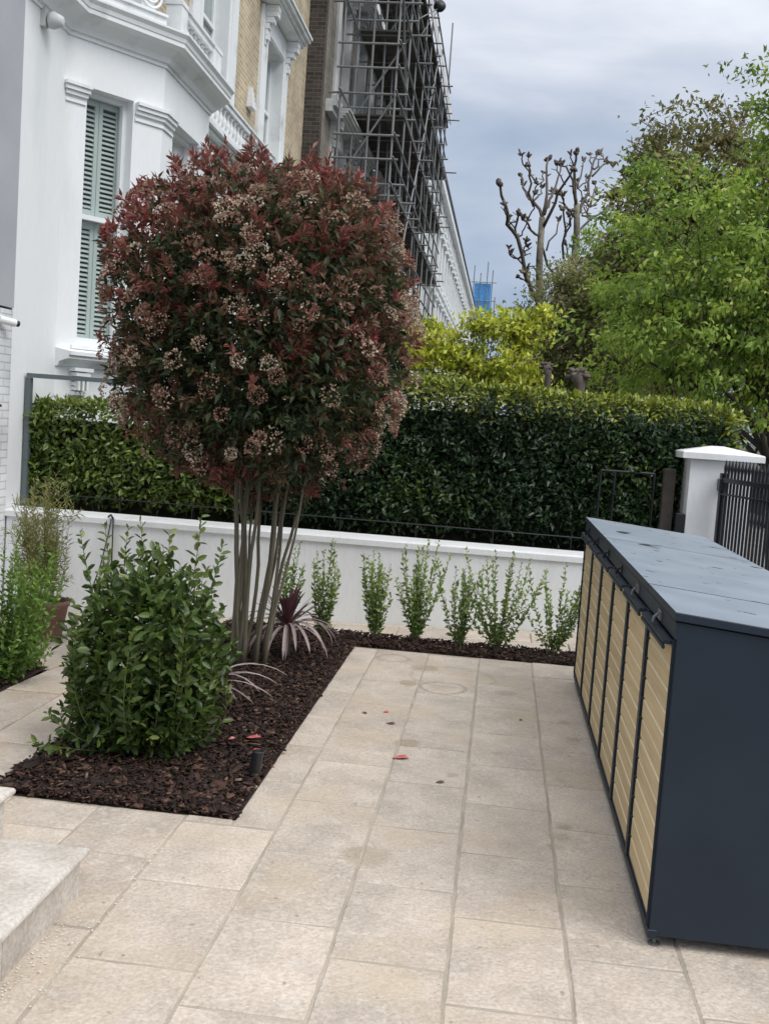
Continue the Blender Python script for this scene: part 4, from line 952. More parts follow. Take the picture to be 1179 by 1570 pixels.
moulding([(.02, 5.50), (.02, 5.54), (.05, 5.545), (.07, 5.60), (.16, 5.665), (.235, 5.69), (.235, 5.735), (.245, 5.74), (.255, 5.78), (.285, 5.815), (.285, 5.835), (.10, 5.85)], 'cornice', M['trim'])
b = MB(); pl = off_poly(.11); b.poly([(p_.x, p_.y, 5.851) for p_ in pl]+[(XF-.2, 14.6, 5.851), (XF-.2, 9.55, 5.851)]); b.build('balcony_deck', M['slate'], house)
# pilaster caps
def cap(fr, u0, u1, wrap=False):
    mb = MB()
    for (pr, z0, z1) in ((.018, 4.845, 4.875), (.035, 4.915, 4.955), (.06, 4.957, 5.0), (.08, 5.002, 5.035)):
        mb.obox(fr, u0-pr*.5, u1+pr*.5, -.02, pr, z0, z1)
    return mb.build('capital', M['trim'], house)
cap(frA, .0, .22)
mbc = MB()
for (pr, z0, z1) in ((.018, 4.845, 4.875), (.035, 4.915, 4.955), (.06, 4.957, 5.0), (.08, 5.002, 5.035)):
    c0 = off_poly(pr)[2]; i0 = off_poly(-.02)[2]
    a1 = Vector(frA(.82, pr, 0)); a0 = Vector(frA(.82, -.02, 0)); b1 = Vector(frB(.34, pr, 0)); b0 = Vector(frB(.34, -.02, 0))
    mbc.loft([[(q.x, q.y, z) for q in (a0, a1, c0, b1, b0, i0)] for z in (z0, z1)], True)
mbc.build('capital', M['trim'], house)
cap(frB, LB-.34, LB); cap(frC, 0, .28)
# window sill sweep and brackets
moulding([(.0, 2.14), (.03, 2.145), (.05, 2.19), (.12, 2.215), (.17, 2.225), (.17, 2.26), (.20, 2.262), (.20, 2.30), (.0, 2.335)], 'sill', M['trim'], slice(1, 5))
b = MB(); b.obox(frA, .17, .87, -.12, .03, 2.337, 2.379); b.build('sill_block', M['trim'], house)
def bracket(fr, u):
    mb = MB(); w = .085
    for (dz, pr, ww) in ((0, .135, 1.3), (.05, .12, 1), (.10, .11, .92), (.15, .085, .88), (.2, .065, .88), (.25, .06, .95), (.285, .03, .8)):
        z1 = 2.138-dz; mb.obox(fr, u-w*ww, u+w*ww, -.02, pr, z1-(.038 if dz < .28 else .02), z1)
    for k in (-1, 0, 1): mb.obox(fr, u+k*.05-.012, u+k*.05+.012, .05, .128, 1.90, 2.02)
    mb.build('bracket', M['trim'], house)
bracket(frA, .27); bracket(frB, .25); bracket(frB, LB-.25)
# sash windows with louvred shutters
def bay_window(fr, H, slats=True):
    u0, u1, z0, z1 = H
    mid = 3.74
    wf = MB(); n0, n1 = -.20, -.12
    wf.obox(fr, u0, u0+.05, n0, n1, z0+.001, z1); wf.obox(fr, u1-.05, u1, n0, n1, z0+.001, z1); wf.obox(fr, u0+.0505, u1-.0505, n0, n1, z1-.05, z1); wf.obox(fr, u0+.0505, u1-.0505, n0, n1, z0+.001, z0+.09)
    wf.obox(fr, u0+.0505, u1-.0505, n0+.002, n1+.01, mid-.022, mid+.028)
    wnd = wf.build('window', M['sash'], house)
    g_ = MB(); g_.poly([fr(u0+.05, -.175, z0+.09), fr(u1-.05, -.175, z0+.09), fr(u1-.05, -.175, z1-.05), fr(u0+.05, -.175, z1-.05)]); g_.build('pane', M['pane'], wnd)
    n0, n1 = -.245, -.215; um = (u0+u1)/2
    for (a, b_) in ((u0+.02, um-.003), (um+.003, u1-.02)):
        for (c_, d_) in ((z0+.05, mid-.02), (mid+.02, z1-.03)):
            s = MB(); s.obox(fr, a, a+.045, n0, n1, c_, d_); s.obox(fr, b_-.045, b_, n0, n1, c_, d_); s.obox(fr, a+.0455, b_-.0455, n0, n1, c_, c_+.085); s.obox(fr, a+.0455, b_-.0455, n0, n1, d_-.08, d_)
            sh = s.build('shutter', M['shutter'], house)
            if not slats: continue
            z = c_+.105
            while z < d_-.09:
                q = MB(); q.hexa([fr(a+.046, n0+.002, z+.022), fr(b_-.046, n0+.002, z+.022), fr(b_-.046, n1-.002, z-.006), fr(a+.046, n1-.002, z-.006),
                                  fr(a+.046, n0+.004, z+.028), fr(b_-.046, n0+.004, z+.028), fr(b_-.046, n1, z+.001), fr(a+.046, n1, z+.001)])
                q.build('slat', M['shutter'], sh); z += .0505
bay_window(frA, HA); bay_window(frB, HB)
# balustrade over the bay
bl = off_poly(.07)
def balustrade(fr, u0, u1, z0, zt_, n, nn=0, pier=True):
    mb = MB(); mb.obox(fr, u0, u1, nn-.07, nn+.07, z0, z0+.075); mb.build('plinth', M['trim'], house)
    mb = MB(); mb.obox(fr, u0, u1, nn-.075, nn+.075, zt_-.10, zt_-.03); mb.obox(fr, u0-.01, u1+.01, nn-.10, nn+.10, zt_-.028, zt_); mb.build('balustrade_rail', M['trim'], house)
    for i in range(n):
        u = u0+(u1-u0)*(i+.5)/n; c_ = Vector(fr(u, nn, 0)); H_ = zt_-.101-(z0+.076); q = MB()
        q.lathe([(.045, z0+.076), (.045, z0+.076+H_*.08), (.025, z0+.076+H_*.14), (.05, z0+.076+H_*.35), (.048, z0+.076+H_*.5), (.022, z0+.076+H_*.78), (.04, z0+.076+H_*.86), (.045, z0+.076+H_)], (c_.x, c_.y), 10)
        q.build('baluster', M['trim'], house, smooth=True)
frR, _ = frame_of(Vector((-3.95, 11.55, 0)), Vector((-3.95, 13.2, 0)))
balustrade(frR, .22, 1.28, 5.853, 6.24, 7)
for (a, c_) in ((0.0, .215), (1.285, 1.62)):
    b = MB(); b.obox(frR, a, c_, -.09, .09, 5.852, 6.2); b.obox(frR, a-.01, c_+.01, -.10, .10, 6.201, 6.25); b.build('pedestal', M['trim'], house)
# ornamental scrolled panel on the canted side
frS, LS = frame_of(Vector((-4.62, 10.60, 0)), Vector((-4.0, 11.44, 0)))
b = MB(); b.obox(frS, 0, LS, -.05, .02, 5.852, 6.0); b.obox(frS, 0, LS, -.05, .05, 6.002, 6.03)
for k in range(24): b.obox(frS, .02+k*.043, .045+k*.043, .02, .035, 5.87, 5.93)
for k in range(3):
    c0 = .17+k*.34
    for rr in (.13, .075):
        ring = [frS(c0+rr*math.cos(t), .0, 6.19+rr*math.sin(t)) for t in np.linspace(0, 2*PI, 17)]; b.tube(ring, .018, 5, False)
b.obox(frS, 0, LS, -.06, .06, 6.34, 6.42); b.build('scroll_panel', M['trim'], house)
# lower balustrade along the wall right of the bay, on its string course
frL, _ = frame_of(Vector((XF, 14.25, 0)), Vector((XF, 22.25, 0)))
for (pr, z0, z1) in ((.16, 5.66, 5.70), (.26, 5.702, 5.76), (.33, 5.762, 5.82)):
    b = MB(); b.obox(frL, -.3, 7.95, .0, pr, z0, z1); b.build('string_course', M['trim'], house)
balustrade(frL, 0, 4.4, 5.822, 6.33, 22, .22)
balustrade(frL, 4.8, 7.9, 5.822, 6.33, 15, .22)
b = MB(); b.obox(frL, 4.42, 4.78, .1, .34, 5.823, 6.30); b.build('pedestal', M['trim'], house)
# brick upper wall with openings
brick = MB(); frU, _ = frame_of(Vector((XF, 9.55, 0)), Vector((XF, 22.3, 0)))
W1 = (14.86-9.55, 16.2-9.55, 5.9, 9.3); W2 = (18.68-9.55, 20.02-9.55, 6.35, 8.45)
WU = [(14.9-9.55, 16.2-9.55, 11.2, 13.4), (18.68-9.55, 20.02-9.55, 11.2, 13.4)]
wall_with_holes(frU, 0, 12.75, 5.861, 10.4, [(1.6, 2.9, 5.9, 9.3), W1, W2], -.3, -.001, brick)
wall_with_holes(frU, 0, 12.75, 10.4, 15.2, [(1.6, 2.9, 11.2, 13.4)]+WU, -.3, -.001, brick)
brick.build('brick_wall', M['brick_yellow'], house)
b = MB(); b.box(-9, XF-.32, 9.6, 22.28, 5.87, 15.1); b.build('inner_core', M['dark'], house)
b = MB(); b.obox(frU, 0, 12.75, .0, .4, 15.2, 15.5); b.obox(frU, 0, 12.75, .0, .25, 14.95, 15.198); b.build('eaves_cornice', M['trim'], house)
b = MB(); b.box(-9, XF+.42, 9.55, 22.3, 15.502, 15.6); b.build('roof', M['slate'], house)

def surround(fr, W, parent, hood=True, jw=.36, floor_z=None, paint=None, glass='skypane', sill=True, arch=False):
    """stuccoed sash window: jambs, hood on scrolled brackets, sill, sash frame and panes"""
    u0, u1, z0, z1 = W; tm = paint or M['trim']
    mb = MB(); mb.obox(fr, u0-jw, u0, -.02, .05, z0, z1+.02); mb.obox(fr, u1, u1+jw, -.02, .05, z0, z1+.02); mb.obox(fr, u0-jw, u1+jw, -.02, .055, z1+.021, z1+.38)
    mb.obox(fr, u0+.001, u0+.014, -.28, .045, z0+.001, z1-.001); mb.obox(fr, u1-.014, u1-.001, -.28, .045, z0+.001, z1-.001); mb.obox(fr, u0+.015, u1-.015, -.28, .045, z1-.014, z1-.001)
    mb.obox(fr, u0-jw*.35, u0-jw*.15, .05, .075, z0+.1, z1-.05); mb.obox(fr, u1+jw*.15, u1+jw*.35, .05, .075, z0+.1, z1-.05)
    wn_ = mb.build('window', tm, parent)
    if hood:
        mb = MB()
        for (pr, a, c_) in ((.30, .40, .45), (.36, .452, .50), (.42, .502, .56), (.46, .562, .60)): mb.obox(fr, u0-jw-.08-pr*.15, u1+jw+.08+pr*.15, 0, pr, z1+a, z1+c_)
        mb.build('hood', tm, wn_)
        for u in (u0-jw*.5, u1+jw*.5):
            mb = MB()
            for k, (pr, zz) in enumerate(((.28, .39), (.27, .30), (.21, .20), (.13, .10), (.10, 0), (.12, -.08), (.07, -.16))): mb.obox(fr, u-.10+.008*k, u+.10-.008*k, .056, pr, z1+zz-.095, z1+zz)
            mb.build('bracket', tm, wn_)
    if sill:
        mb = MB(); mb.obox(fr, u0-jw-.05, u1+jw+.05, -.02, .14, z0-.13, z0-.001); mb.build('sill', tm, wn_)
    mb = MB(); zm = (z0+z1)/2; n0, n1 = -.25, -.19
    mb.obox(fr, u0+.015, u0+.07, n0, n1, z0+.002, z1-.016); mb.obox(fr, u1-.07, u1-.015, n0, n1, z0+.002, z1-.016); mb.obox(fr, u0+.071, u1-.071, n0, n1, z1-.07, z1-.016); mb.obox(fr, u0+.071, u1-.071, n0, n1, z0+.002, z0+.09); mb.obox(fr, u0+.071, u1-.071, n0, n1+.02, zm-.03, zm+.03)
    mb.build('sash', M['sash'], wn_)
    mb = MB(); mb.poly([fr(u0+.07, -.22, z0+.09), fr(u1-.07, -.22, z0+.09), fr(u1-.07, -.22, z1-.07), fr(u0+.07, -.22, z1-.07)]); mb.build('pane', M[glass], wn_)
    return wn_
surround(frU, W1, house, jw=.5, sill=False); surround(frU, W2, house, jw=.40)
surround(frU, (1.6, 2.9, 5.9, 9.3), house, jw=.4, sill=False)
for w_ in WU: surround(frU, w_, house, jw=.3)
# small carved boss on the brick
b = MB(); c_ = Vector(frU(17.75-9.55, .03, 7.05))
for k in range(5): b.obox(frU, 8.08+.02*k, 8.38-.03*k, 0, .10-.01*k, 6.90+.07*k, 6.965+.07*k)
b.build('carved_boss', M['trim'], house)
# bowl spotlight fixed high on the white wall
sl = empty('wall_floodlight', (XF, 9.93, 5.43), 'round white floodlight on the white wall just under the cornice', 'wall light')
b = MB(); b.lathe([(.03, 0), (.075, .01), (.082, .045), (.062, .10), (.045, .135), (.02, .14)], n=20); R = Matrix.Rotation(math.radians(95), 3, 'Y') @ Matrix.Rotation(0, 3, 'X')
b.v = [tuple(Vector((XF+.06, 9.97, 5.42))+R @ Vector(q)) for q in b.v]; b.build('lamp_head', M['oldstucco'], sl, smooth=True)
b = MB(); b.cbox(XF, XF+.05, 9.90, 9.98, 5.34, 5.52, .006); b.build('wall_plate', M['oldstucco'], sl)

# own house at the extreme left: grey upper wall over white-painted brick
oh = empty('grey_house', (-6, 7, 0), 'grey rendered house flank over white painted brick at the left edge', 'house')
b = MB(); b.box(-9, XF+.02, 2.0, 9.545, 2.62, 12); b.build('upper_wall', M['grey_render'], oh)
b = MB(); b.box(-9, XF+.012, 2.0, 9.545, -.7, 2.60); b.build('lower_wall', M['brick_white'], oh)
# bracket camera
sc_l = empty('security_camera', (XF, 9.3, 2.45), 'white bullet camera with a black lens on the painted brick at the left edge', 'camera')
b = MB(); b.tube([(XF+.03, 9.24, 2.49), (XF+.12, 9.38, 2.47)], .036, 14); b.build('camera_body', M['sash'], sc_l); b = MB(); b.tube([(XF+.12, 9.38, 2.47), (XF+.14, 9.41, 2.466)], .028, 14); b.build('lens', M['black'], sc_l)
# lightwell railing at the very left and white drainpipe
dr = empty('lightwell_railing', (-4.6, 9.2, 0), 'short black railing with upright bars at the far left end of the wall', 'railing')
for i in range(2): b = MB(); b.tube([(-4.62+i*.035, 9.0+i*.1, 1.42), (-4.62+i*.035, 9.0+i*.1, 1.72)], .011, 6); b.build('bar', M['iron'], dr)
b = MB(); b.tube([(-4.66, 8.9, 1.70), (-4.57, 9.14, 1.70)], .015, 6); b.build('rail', M['iron'], dr)

# ------------------------------------------------------------------ second house, behind scaffolding
XB = -4.35
hb = empty('scaffolded_house', (-6.5, 31, 0), 'weathered brick and pale stucco house wrapped in scaffolding', 'house')
b = MB(); b.box(-9, XB-.25, 22.31, 40, -.7, 15.2); b.build('inner_core', M['dark'], hb)
b = MB(); b.box(XF-.3, XB, 22.302, 22.55, -.7, 15.2); b.build('dark_brick_return', M['brick_dark'], hb)
frD, _ = frame_of(Vector((XB, 22.55, 0)), Vector((XB, 40, 0)))
wins = [(1.3, 2.6), (4.0, 5.3), (7.0, 8.3), (9.8, 11.1), (12.8, 14.1), (15.4, 16.7)]
for (z0, z1, h0, h1) in ((-.7, 5.0, 1.6, 4.2), (5.0, 8.5, 5.6, 8.0), (8.5, 12.2, 8.9, 11.3), (12.2, 15.2, 12.6, 14.4)):
    b = MB(); wall_with_holes(frD, 0, 17.45, z0, z1, [(a, c_, h0, h1) for a, c_ in wins], -.25, 0, b); b.build('brick_wall', M['brick_grey'] if z0 > 0 else M['oldstucco'], hb)
for (h0, h1) in ((1.6, 4.2), (5.6, 8.0), (8.9, 11.3), (12.6, 14.4)):
    for (a, c_) in wins: surround(frD, (a, c_, h0, h1), hb, jw=.32, paint=M['oldstucco'] if h0 < 12 else M['trim'], glass='skypane')
for z in (5.0, 8.5, 12.2):
    b = MB(); b.obox(frD, .3, 17.4, 0, .16, z-.12, z-.002); b.obox(frD, .3, 17.4, 0, .24, z, z+.14); b.build('string_course', M['oldstucco'], hb)
b = MB(); b.obox(frD, -.24, 17.45, 0, .30, 14.7, 14.95); b.obox(frD, -.24, 17.45, 0, .45, 14.952, 15.2); b.build('eaves_cornice', M['trim'], hb)
b = MB(); b.box(-9, XB+.48, 22.31, 40, 15.202, 15.3); b.build('roof', M['slate'], hb)

# scaffolding: every tube and deck its own piece
scf = empty('scaffolding', (-3.4, 30, 0), 'tall tube scaffolding with timber decks in front of the weathered house', 'scaffolding')
unit = MB(); unit.lathe([(1, 0), (1, 1)], n=8); um = bpy.data.meshes.new('tube'); um.from_pydata(unit.v, [], unit.f); um.materials.append(M['steel']); um.polygons.foreach_set('use_smooth', [True]*len(um.polygons)); um.update()
def pipe(name, a, b_, r=.026):
    a, b_ = Vector(a), Vector(b_); o = bpy.data.objects.new(name, um); d = b_-a
    R = d.to_track_quat('Z', 'Y').to_matrix().to_4x4(); link(o, scf)
    o.matrix_basis = Matrix.Translation(a-scf.location) @ R @ Matrix.Diagonal((r, r, d.length, 1))
XI, XM, XO = -4.05, -3.45, -2.85
g = random.Random(12)
ys = [22.9+i*1.85 for i in range(9)]; lifts = [3.0, 5.0, 6.9, 8.8, 10.7, 12.5]
for y in ys:
    for x in (XI, XO): pipe('standard', (x, y, -.1), (x+g.uniform(-.03, .03), y+g.uniform(-.05, .05), 13.2+g.choice([0, .4, 1.3, 2.0, 2.6])), .027)
    pipe('standard', (XM, y+.3, 3.0), (XM+g.uniform(-.03, .03), y+.3, 12.2), .027)
    for z in lifts:
        pipe('transom', (XI-.28, y+.06, z+g.uniform(-.03, .03)), (XO+g.uniform(.2, .5), y+.06, z)); 
        if g.random() < .6: pipe('transom', (XI-.1, y+.9, z-.06), (XO+g.uniform(.1, .3), y+.9, z-.06))
for z in lifts:
    for x in (XI, XO):
        for k in range(3): pipe('ledger', (x+.05, 22.5+k*5, z-.05), (x+.05, 22.5+k*5+5.4, z-.05))
    for dz in (.5, 1.0): pipe('guard_rail', (XO+.06, 22.6, z+dz), (XO+.06, 38.0, z+dz))
    for dz in (.5, 1.0): pipe('guard_rail', (XI-.1, 22.82, z+dz), (XO+.15, 22.82, z+dz))
for i in range(0, 8, 1):
    z = lifts[i % 5]; pipe('brace', (XO+.05, ys[i], z), (XO+.05, ys[i]+1.85, z+1.9)); pipe('brace', (XI, ys[i]+.1, lifts[(i+2) % 5]), (XO, ys[i]+.1, lifts[(i+2) % 5]+1.9)); pipe('brace', (XO+.04, ys[i]+1.85, lifts[(i+3) % 5]), (XO+.04, ys[i], lifts[(i+3) % 5]+1.9))
for z in lifts[1:]:
    for k in range(5):
        for s in range(4):
            if z < 7 and k < 1: continue
            x = XI+.05+k*.235; y = 24.6+s*3.55; b = MB(); b.box(x, x+.222, y, y+3.52, z+.0, z+.04+.004*(k % 2)); b.build('deck_board', M['board'], scf)
    b = MB(); b.box(XO-.05, XO-.02, 24.6, 38.6, z+.04, z+.27); b.build('toe_board', M['board'], scf)
b = MB(); b.box(XO+.1, XO+.13, 24, 38.5, 12.55, 12.95); b.build('white_sheeting', M['sheet_white'], scf)
# lamp on an outrigger at the top
ol = empty('site_lamp', (-2.6, 25.5, 12.2), 'round dark lamp held out from the scaffold top against the sky', 'lamp')

# ------------------------------------------------------------------ far white terrace
def far_house(y0, ln, label):
    h = empty('terrace_house', (-6, y0+ln/2, 0), label, 'house', 'white terrace houses beyond the scaffolding')
    fr, _ = frame_of(Vector((XB, y0, 0)), Vector((XB, y0+ln, 0)))
    ws = [(ln*.12, ln*.12+1.15), (ln*.44, ln*.44+1.15), (ln*.76, ln*.76+1.15)]
    rows = ((1.2, 4.2), (5.8, 8.6), (9.8, 12.0), (12.9, 14.0)); zz = [-.7, 5.2, 9.3, 12.5, 14.4]
    wl = MB()
    for (z0, z1), (h0, h1) in zip(zip(zz[:-1], zz[1:]), rows): wall_with_holes(fr, .02, ln-.02, z0, z1, [(a, b_, h0, h1) for a, b_ in ws], -.3, 0, wl)
    wl.box(-9, XB-.31, y0+.02, y0+ln-.02, -.7, 14.35); wl.build('wall', M['terrace'], h)
    for (h0, h1) in rows[1:]:
        for (a, b_) in ws:
            m1 = MB(); m1.obox(fr, a-.22, a, 0, .10, h0, h1+.1); m1.obox(fr, b_, b_+.22, 0, .10, h0, h1+.1); m1.obox(fr, a-.3, b_+.3, 0, .25, h1+.101, h1+.3); m1.obox(fr, a-.3, b_+.3, 0, .18, h0-.12, h0-.001)
            w_ = m1.build('window', M['trim'], h); m2 = MB(); m2.poly([fr(a, -.2, h0), fr(b_, -.2, h0), fr(b_, -.2, h1), fr(a, -.2, h1)]); m2.build('pane', M['farpane'], w_)
    for pr_, a, c_ in ((.3, 5.0, 5.25), (.25, 9.2, 9.35), (.35, 14.0, 14.4)): m1 = MB(); m1.obox(fr, 0, ln, 0, pr_, a, c_); m1.build('cornice', M['trim'], h)
    # projecting bay with columned porch
    m1 = MB(); m1.obox(fr, .3, .55, .0, 1.1, 1, 5.0); m1.obox(fr, 2.0, 2.25, 0, 1.1, 1, 5.0); m1.obox(fr, .2, 2.35, 0, 1.25, 5.26, 5.6); m1.build('porch', M['trim'], h)
    m1 = MB(); m1.box(-9, XB+.42, y0, y0+ln, 14.402, 14.62); rf = m1.build('roof', M['slate'], h)
    m2 = MB(); m2.box(-5.6, -4.5, y0+.1, y0+.9, 14.62, 15.9); m2.build('chimney', M['brick_grey'], rf)
    return h
ord_ = ['nearest', 'second', 'third', 'fourth', 'fifth', 'sixth', 'seventh', 'eighth', 'ninth', 'tenth', 'farthest']
y = 40.3
for i in range(11):
    far_house(y, 7.7, 'white stuccoed terrace house, %s one beyond the scaffolding' % ord_[i]); y += 7.72
# blue-sheeted scaffold at the terrace end
bsx = empty('blue_scaffold', (-4, 132, 0), 'far scaffold wrapped in blue sheeting at the end of the terrace', 'scaffolding')
b = MB(); b.box(-4.9, -2.9, 130, 133, 14.6, 19.4); b.build('blue_sheeting', M['sheet_blue'], bsx)
for x, h_ in ((-5.0, 21.5), (-4.2, 20.6), (-3.4, 22), (-2.75, 21.0), (-2.3, 17.8)):
    b = MB(); b.tube([(x, 129.8, 0), (x, 129.8, h_)], .06, 6); b.build('pole', M['steel'], bsx)
for z in (15.2, 17.3, 19.5):
    b = MB(); b.tube([(-5.3, 129.7, z), (-2.2, 129.7, z)], .06, 6); b.build('ledger', M['steel'], bsx)

# floodlight on scaffold top
b = MB(); b.lathe([(.001, -.03), (.13, 0), (.16, .06), (.13, .14), (.001, .17)], n=16)
bb = [Vector(q) for q in b.v]; R = Matrix.Rotation(math.radians(75), 3, 'X')
q0 = Vector((-2.42, 27.2, 12.25))
lm = MB(); lm.v = [tuple(q0+R @ q) for q in bb]; lm.f = b.f; lm.mi = b.mi
ol.location = q0; bpy.context.view_layer.update(); lm.build('lamp_head', M['black'], ol, smooth=True)
a_ = MB(); a_.tube([q0, q0+Vector((-.42, -1.2, -.75))], .015, 6); a_.tube([q0, q0+Vector((-.40, -.6, -.95))], .012, 6); a_.build('bracket_arm', M['steel'], ol)

# ------------------------------------------------------------------ trees
def px_point(x, y, depth):
    d = r2*((x-589.5)/F_PX) - u2*((y-785)/F_PX) + fw
    return Vector((0, 0, EYE)) + d*(depth/d.y)
# pollarded planes: limbs as knuckled tubes
def pollard(label, trunk, limbs, depth, seed, r0=.115, name='pollarded_plane_tree'):
    g = random.Random(seed); c3 = lambda p: (740+p[0]/2.378, 60+p[1]/2.378)
    tp = [px_point(*c3(p), depth) for p in trunk]; base = Vector((tp[0].x, tp[0].y, -.1))
    root = empty(name, base, label, 'tree'); b = MB(); b.tube([base, base.lerp(tp[0], .5)]+tp, [r0*1.5, r0*1.2]+[r0*(1-.35*k/len(tp)) for k in range(len(tp))], 9); b.build('trunk', M['bark_pale'], root, smooth=True)
    extra_ = []
    for k in range(16):
        dy, rr, pts = limbs[g.randrange(len(limbs))]; j = g.randrange(1, len(pts)); x_, y_ = pts[j-1]; dx_ = g.choice([-1, 1])*g.uniform(12, 42)
        ln_ = g.uniform(40, 110); extra_.append((dy+g.uniform(-1, 1), g.uniform(.035, .05), [(x_, y_), (x_+dx_*.7, y_-ln_*.35), (x_+dx_, y_-ln_*.7), (x_+dx_*1.05, max(415, y_-ln_))]))
    for (dy, rr, pts) in limbs+extra_:
        q = []; 
        for k, p in enumerate(pts): q.append(px_point(*c3(p), depth + dy*k/max(1, len(pts)-1)))
        # resample with slight crookedness
        fine = []
        for k in range(len(q)-1):
            for t in (0, .5): fine.append(q[k].lerp(q[k+1], t)+Vector((g.uniform(-.05, .05), g.uniform(-.1, .1), g.uniform(-.04, .04)))*(1 if k+t else 0))
        fine.append(q[-1]); n = len(fine); rr *= .62; b = MB(); b.tube(fine, [rr*(1-.45*k/(n-1)) for k in range(n)], 7)
        e_ = fine[-1]
        for k in range(5):   # knuckle
            o_ = Vector((g.uniform(-.08, .08), g.uniform(-.07, .07), g.uniform(-.05, .09))); b.tube([e_-Vector((0, 0, .06)), e_+o_, e_+o_*1.5], [rr*.8, rr*1.15, rr*.3], 6)
        for k in range(2, n-1, 2):
            if g.random() < .5: o_ = Vector((g.uniform(-.16, .16), g.uniform(-.1, .1), g.uniform(0, .1))); b.tube([fine[k], fine[k]+o_], [rr*.6, rr*.35], 5)
        b.build('limb', M['bark'], root, smooth=True, fix=False)
pollard('bare pollarded tree with knuckled limbs, left of the two against the sky', [(200, 1100), (205, 950), (206, 800), (216, 650)], [
    (1.5, .075, [(216, 650), (185, 590), (152, 540), (135, 490)]), (-.5, .06, [(185, 610), (172, 560), (172, 500), (165, 455)]), (1, .075, [(216, 650), (228, 560), (232, 500), (238, 435)]),
    (-1, .075, [(218, 690), (258, 600), (300, 530), (330, 470)]), (1, .06, [(225, 640), (255, 560), (275, 500), (285, 455)]), (-1.2, .06, [(212, 720), (180, 690), (160, 670), (145, 650)]),
    (-2, .10, [(200, 960), (155, 850), (122, 720), (92, 680), (82, 610), (62, 525)]), (-.5, .06, [(122, 725), (118, 690), (130, 635)]), (0, .045, [(165, 855), (130, 800), (100, 780)]),
    (0, .045, [(190, 905), (150, 880), (122, 862)]), (1.5, .06, [(210, 740), (240, 820), (262, 880), (265, 950)]), (.6, .045, [(232, 770), (262, 710), (280, 655)]), (.3, .04, [(200, 860), (180, 822), (160, 830)]), (.4, .04, [(190, 560), (200, 530), (196, 520)])], 29, 3)
pollard('bare pollarded tree with knuckled limbs, right of the two against the sky', [(330, 1100), (330, 840), (342, 700), (342, 600)], [
    (-.5, .09, [(342, 610), (338, 540), (334, 470), (340, 412)]), (1, .075, [(345, 650), (378, 560), (398, 480), (421, 412)]), (1.4, .05, [(398, 500), (430, 465), (455, 455), (475, 458)]), (.6, .045, [(405, 475), (425, 445), (442, 440)]),
    (-1, .06, [(342, 600), (322, 520), (310, 462), (268, 452)]), (1, .045, [(345, 545), (352, 500), (368, 465), (370, 440)]), (-1.4, .06, [(335, 650), (300, 600), (275, 560)]), (1.8, .06, [(350, 700), (395, 660), (440, 630), (464, 602)]), (1.2, .045, [(380, 650), (385, 610), (415, 560)]), (1, .04, [(392, 612), (420, 590), (435, 573)]),
    (-1.8, .07, [(330, 860), (292, 800), (298, 700), (292, 615)]), (-1.2, .05, [(300, 720), (312, 690), (315, 640)]), (2.2, .07, [(360, 860), (470, 700), (492, 610), (482, 552)]), (.8, .05, [(488, 610), (500, 580), (505, 545)]), (-.8, .045, [(325, 830), (310, 790), (305, 745)])], 31, 7)

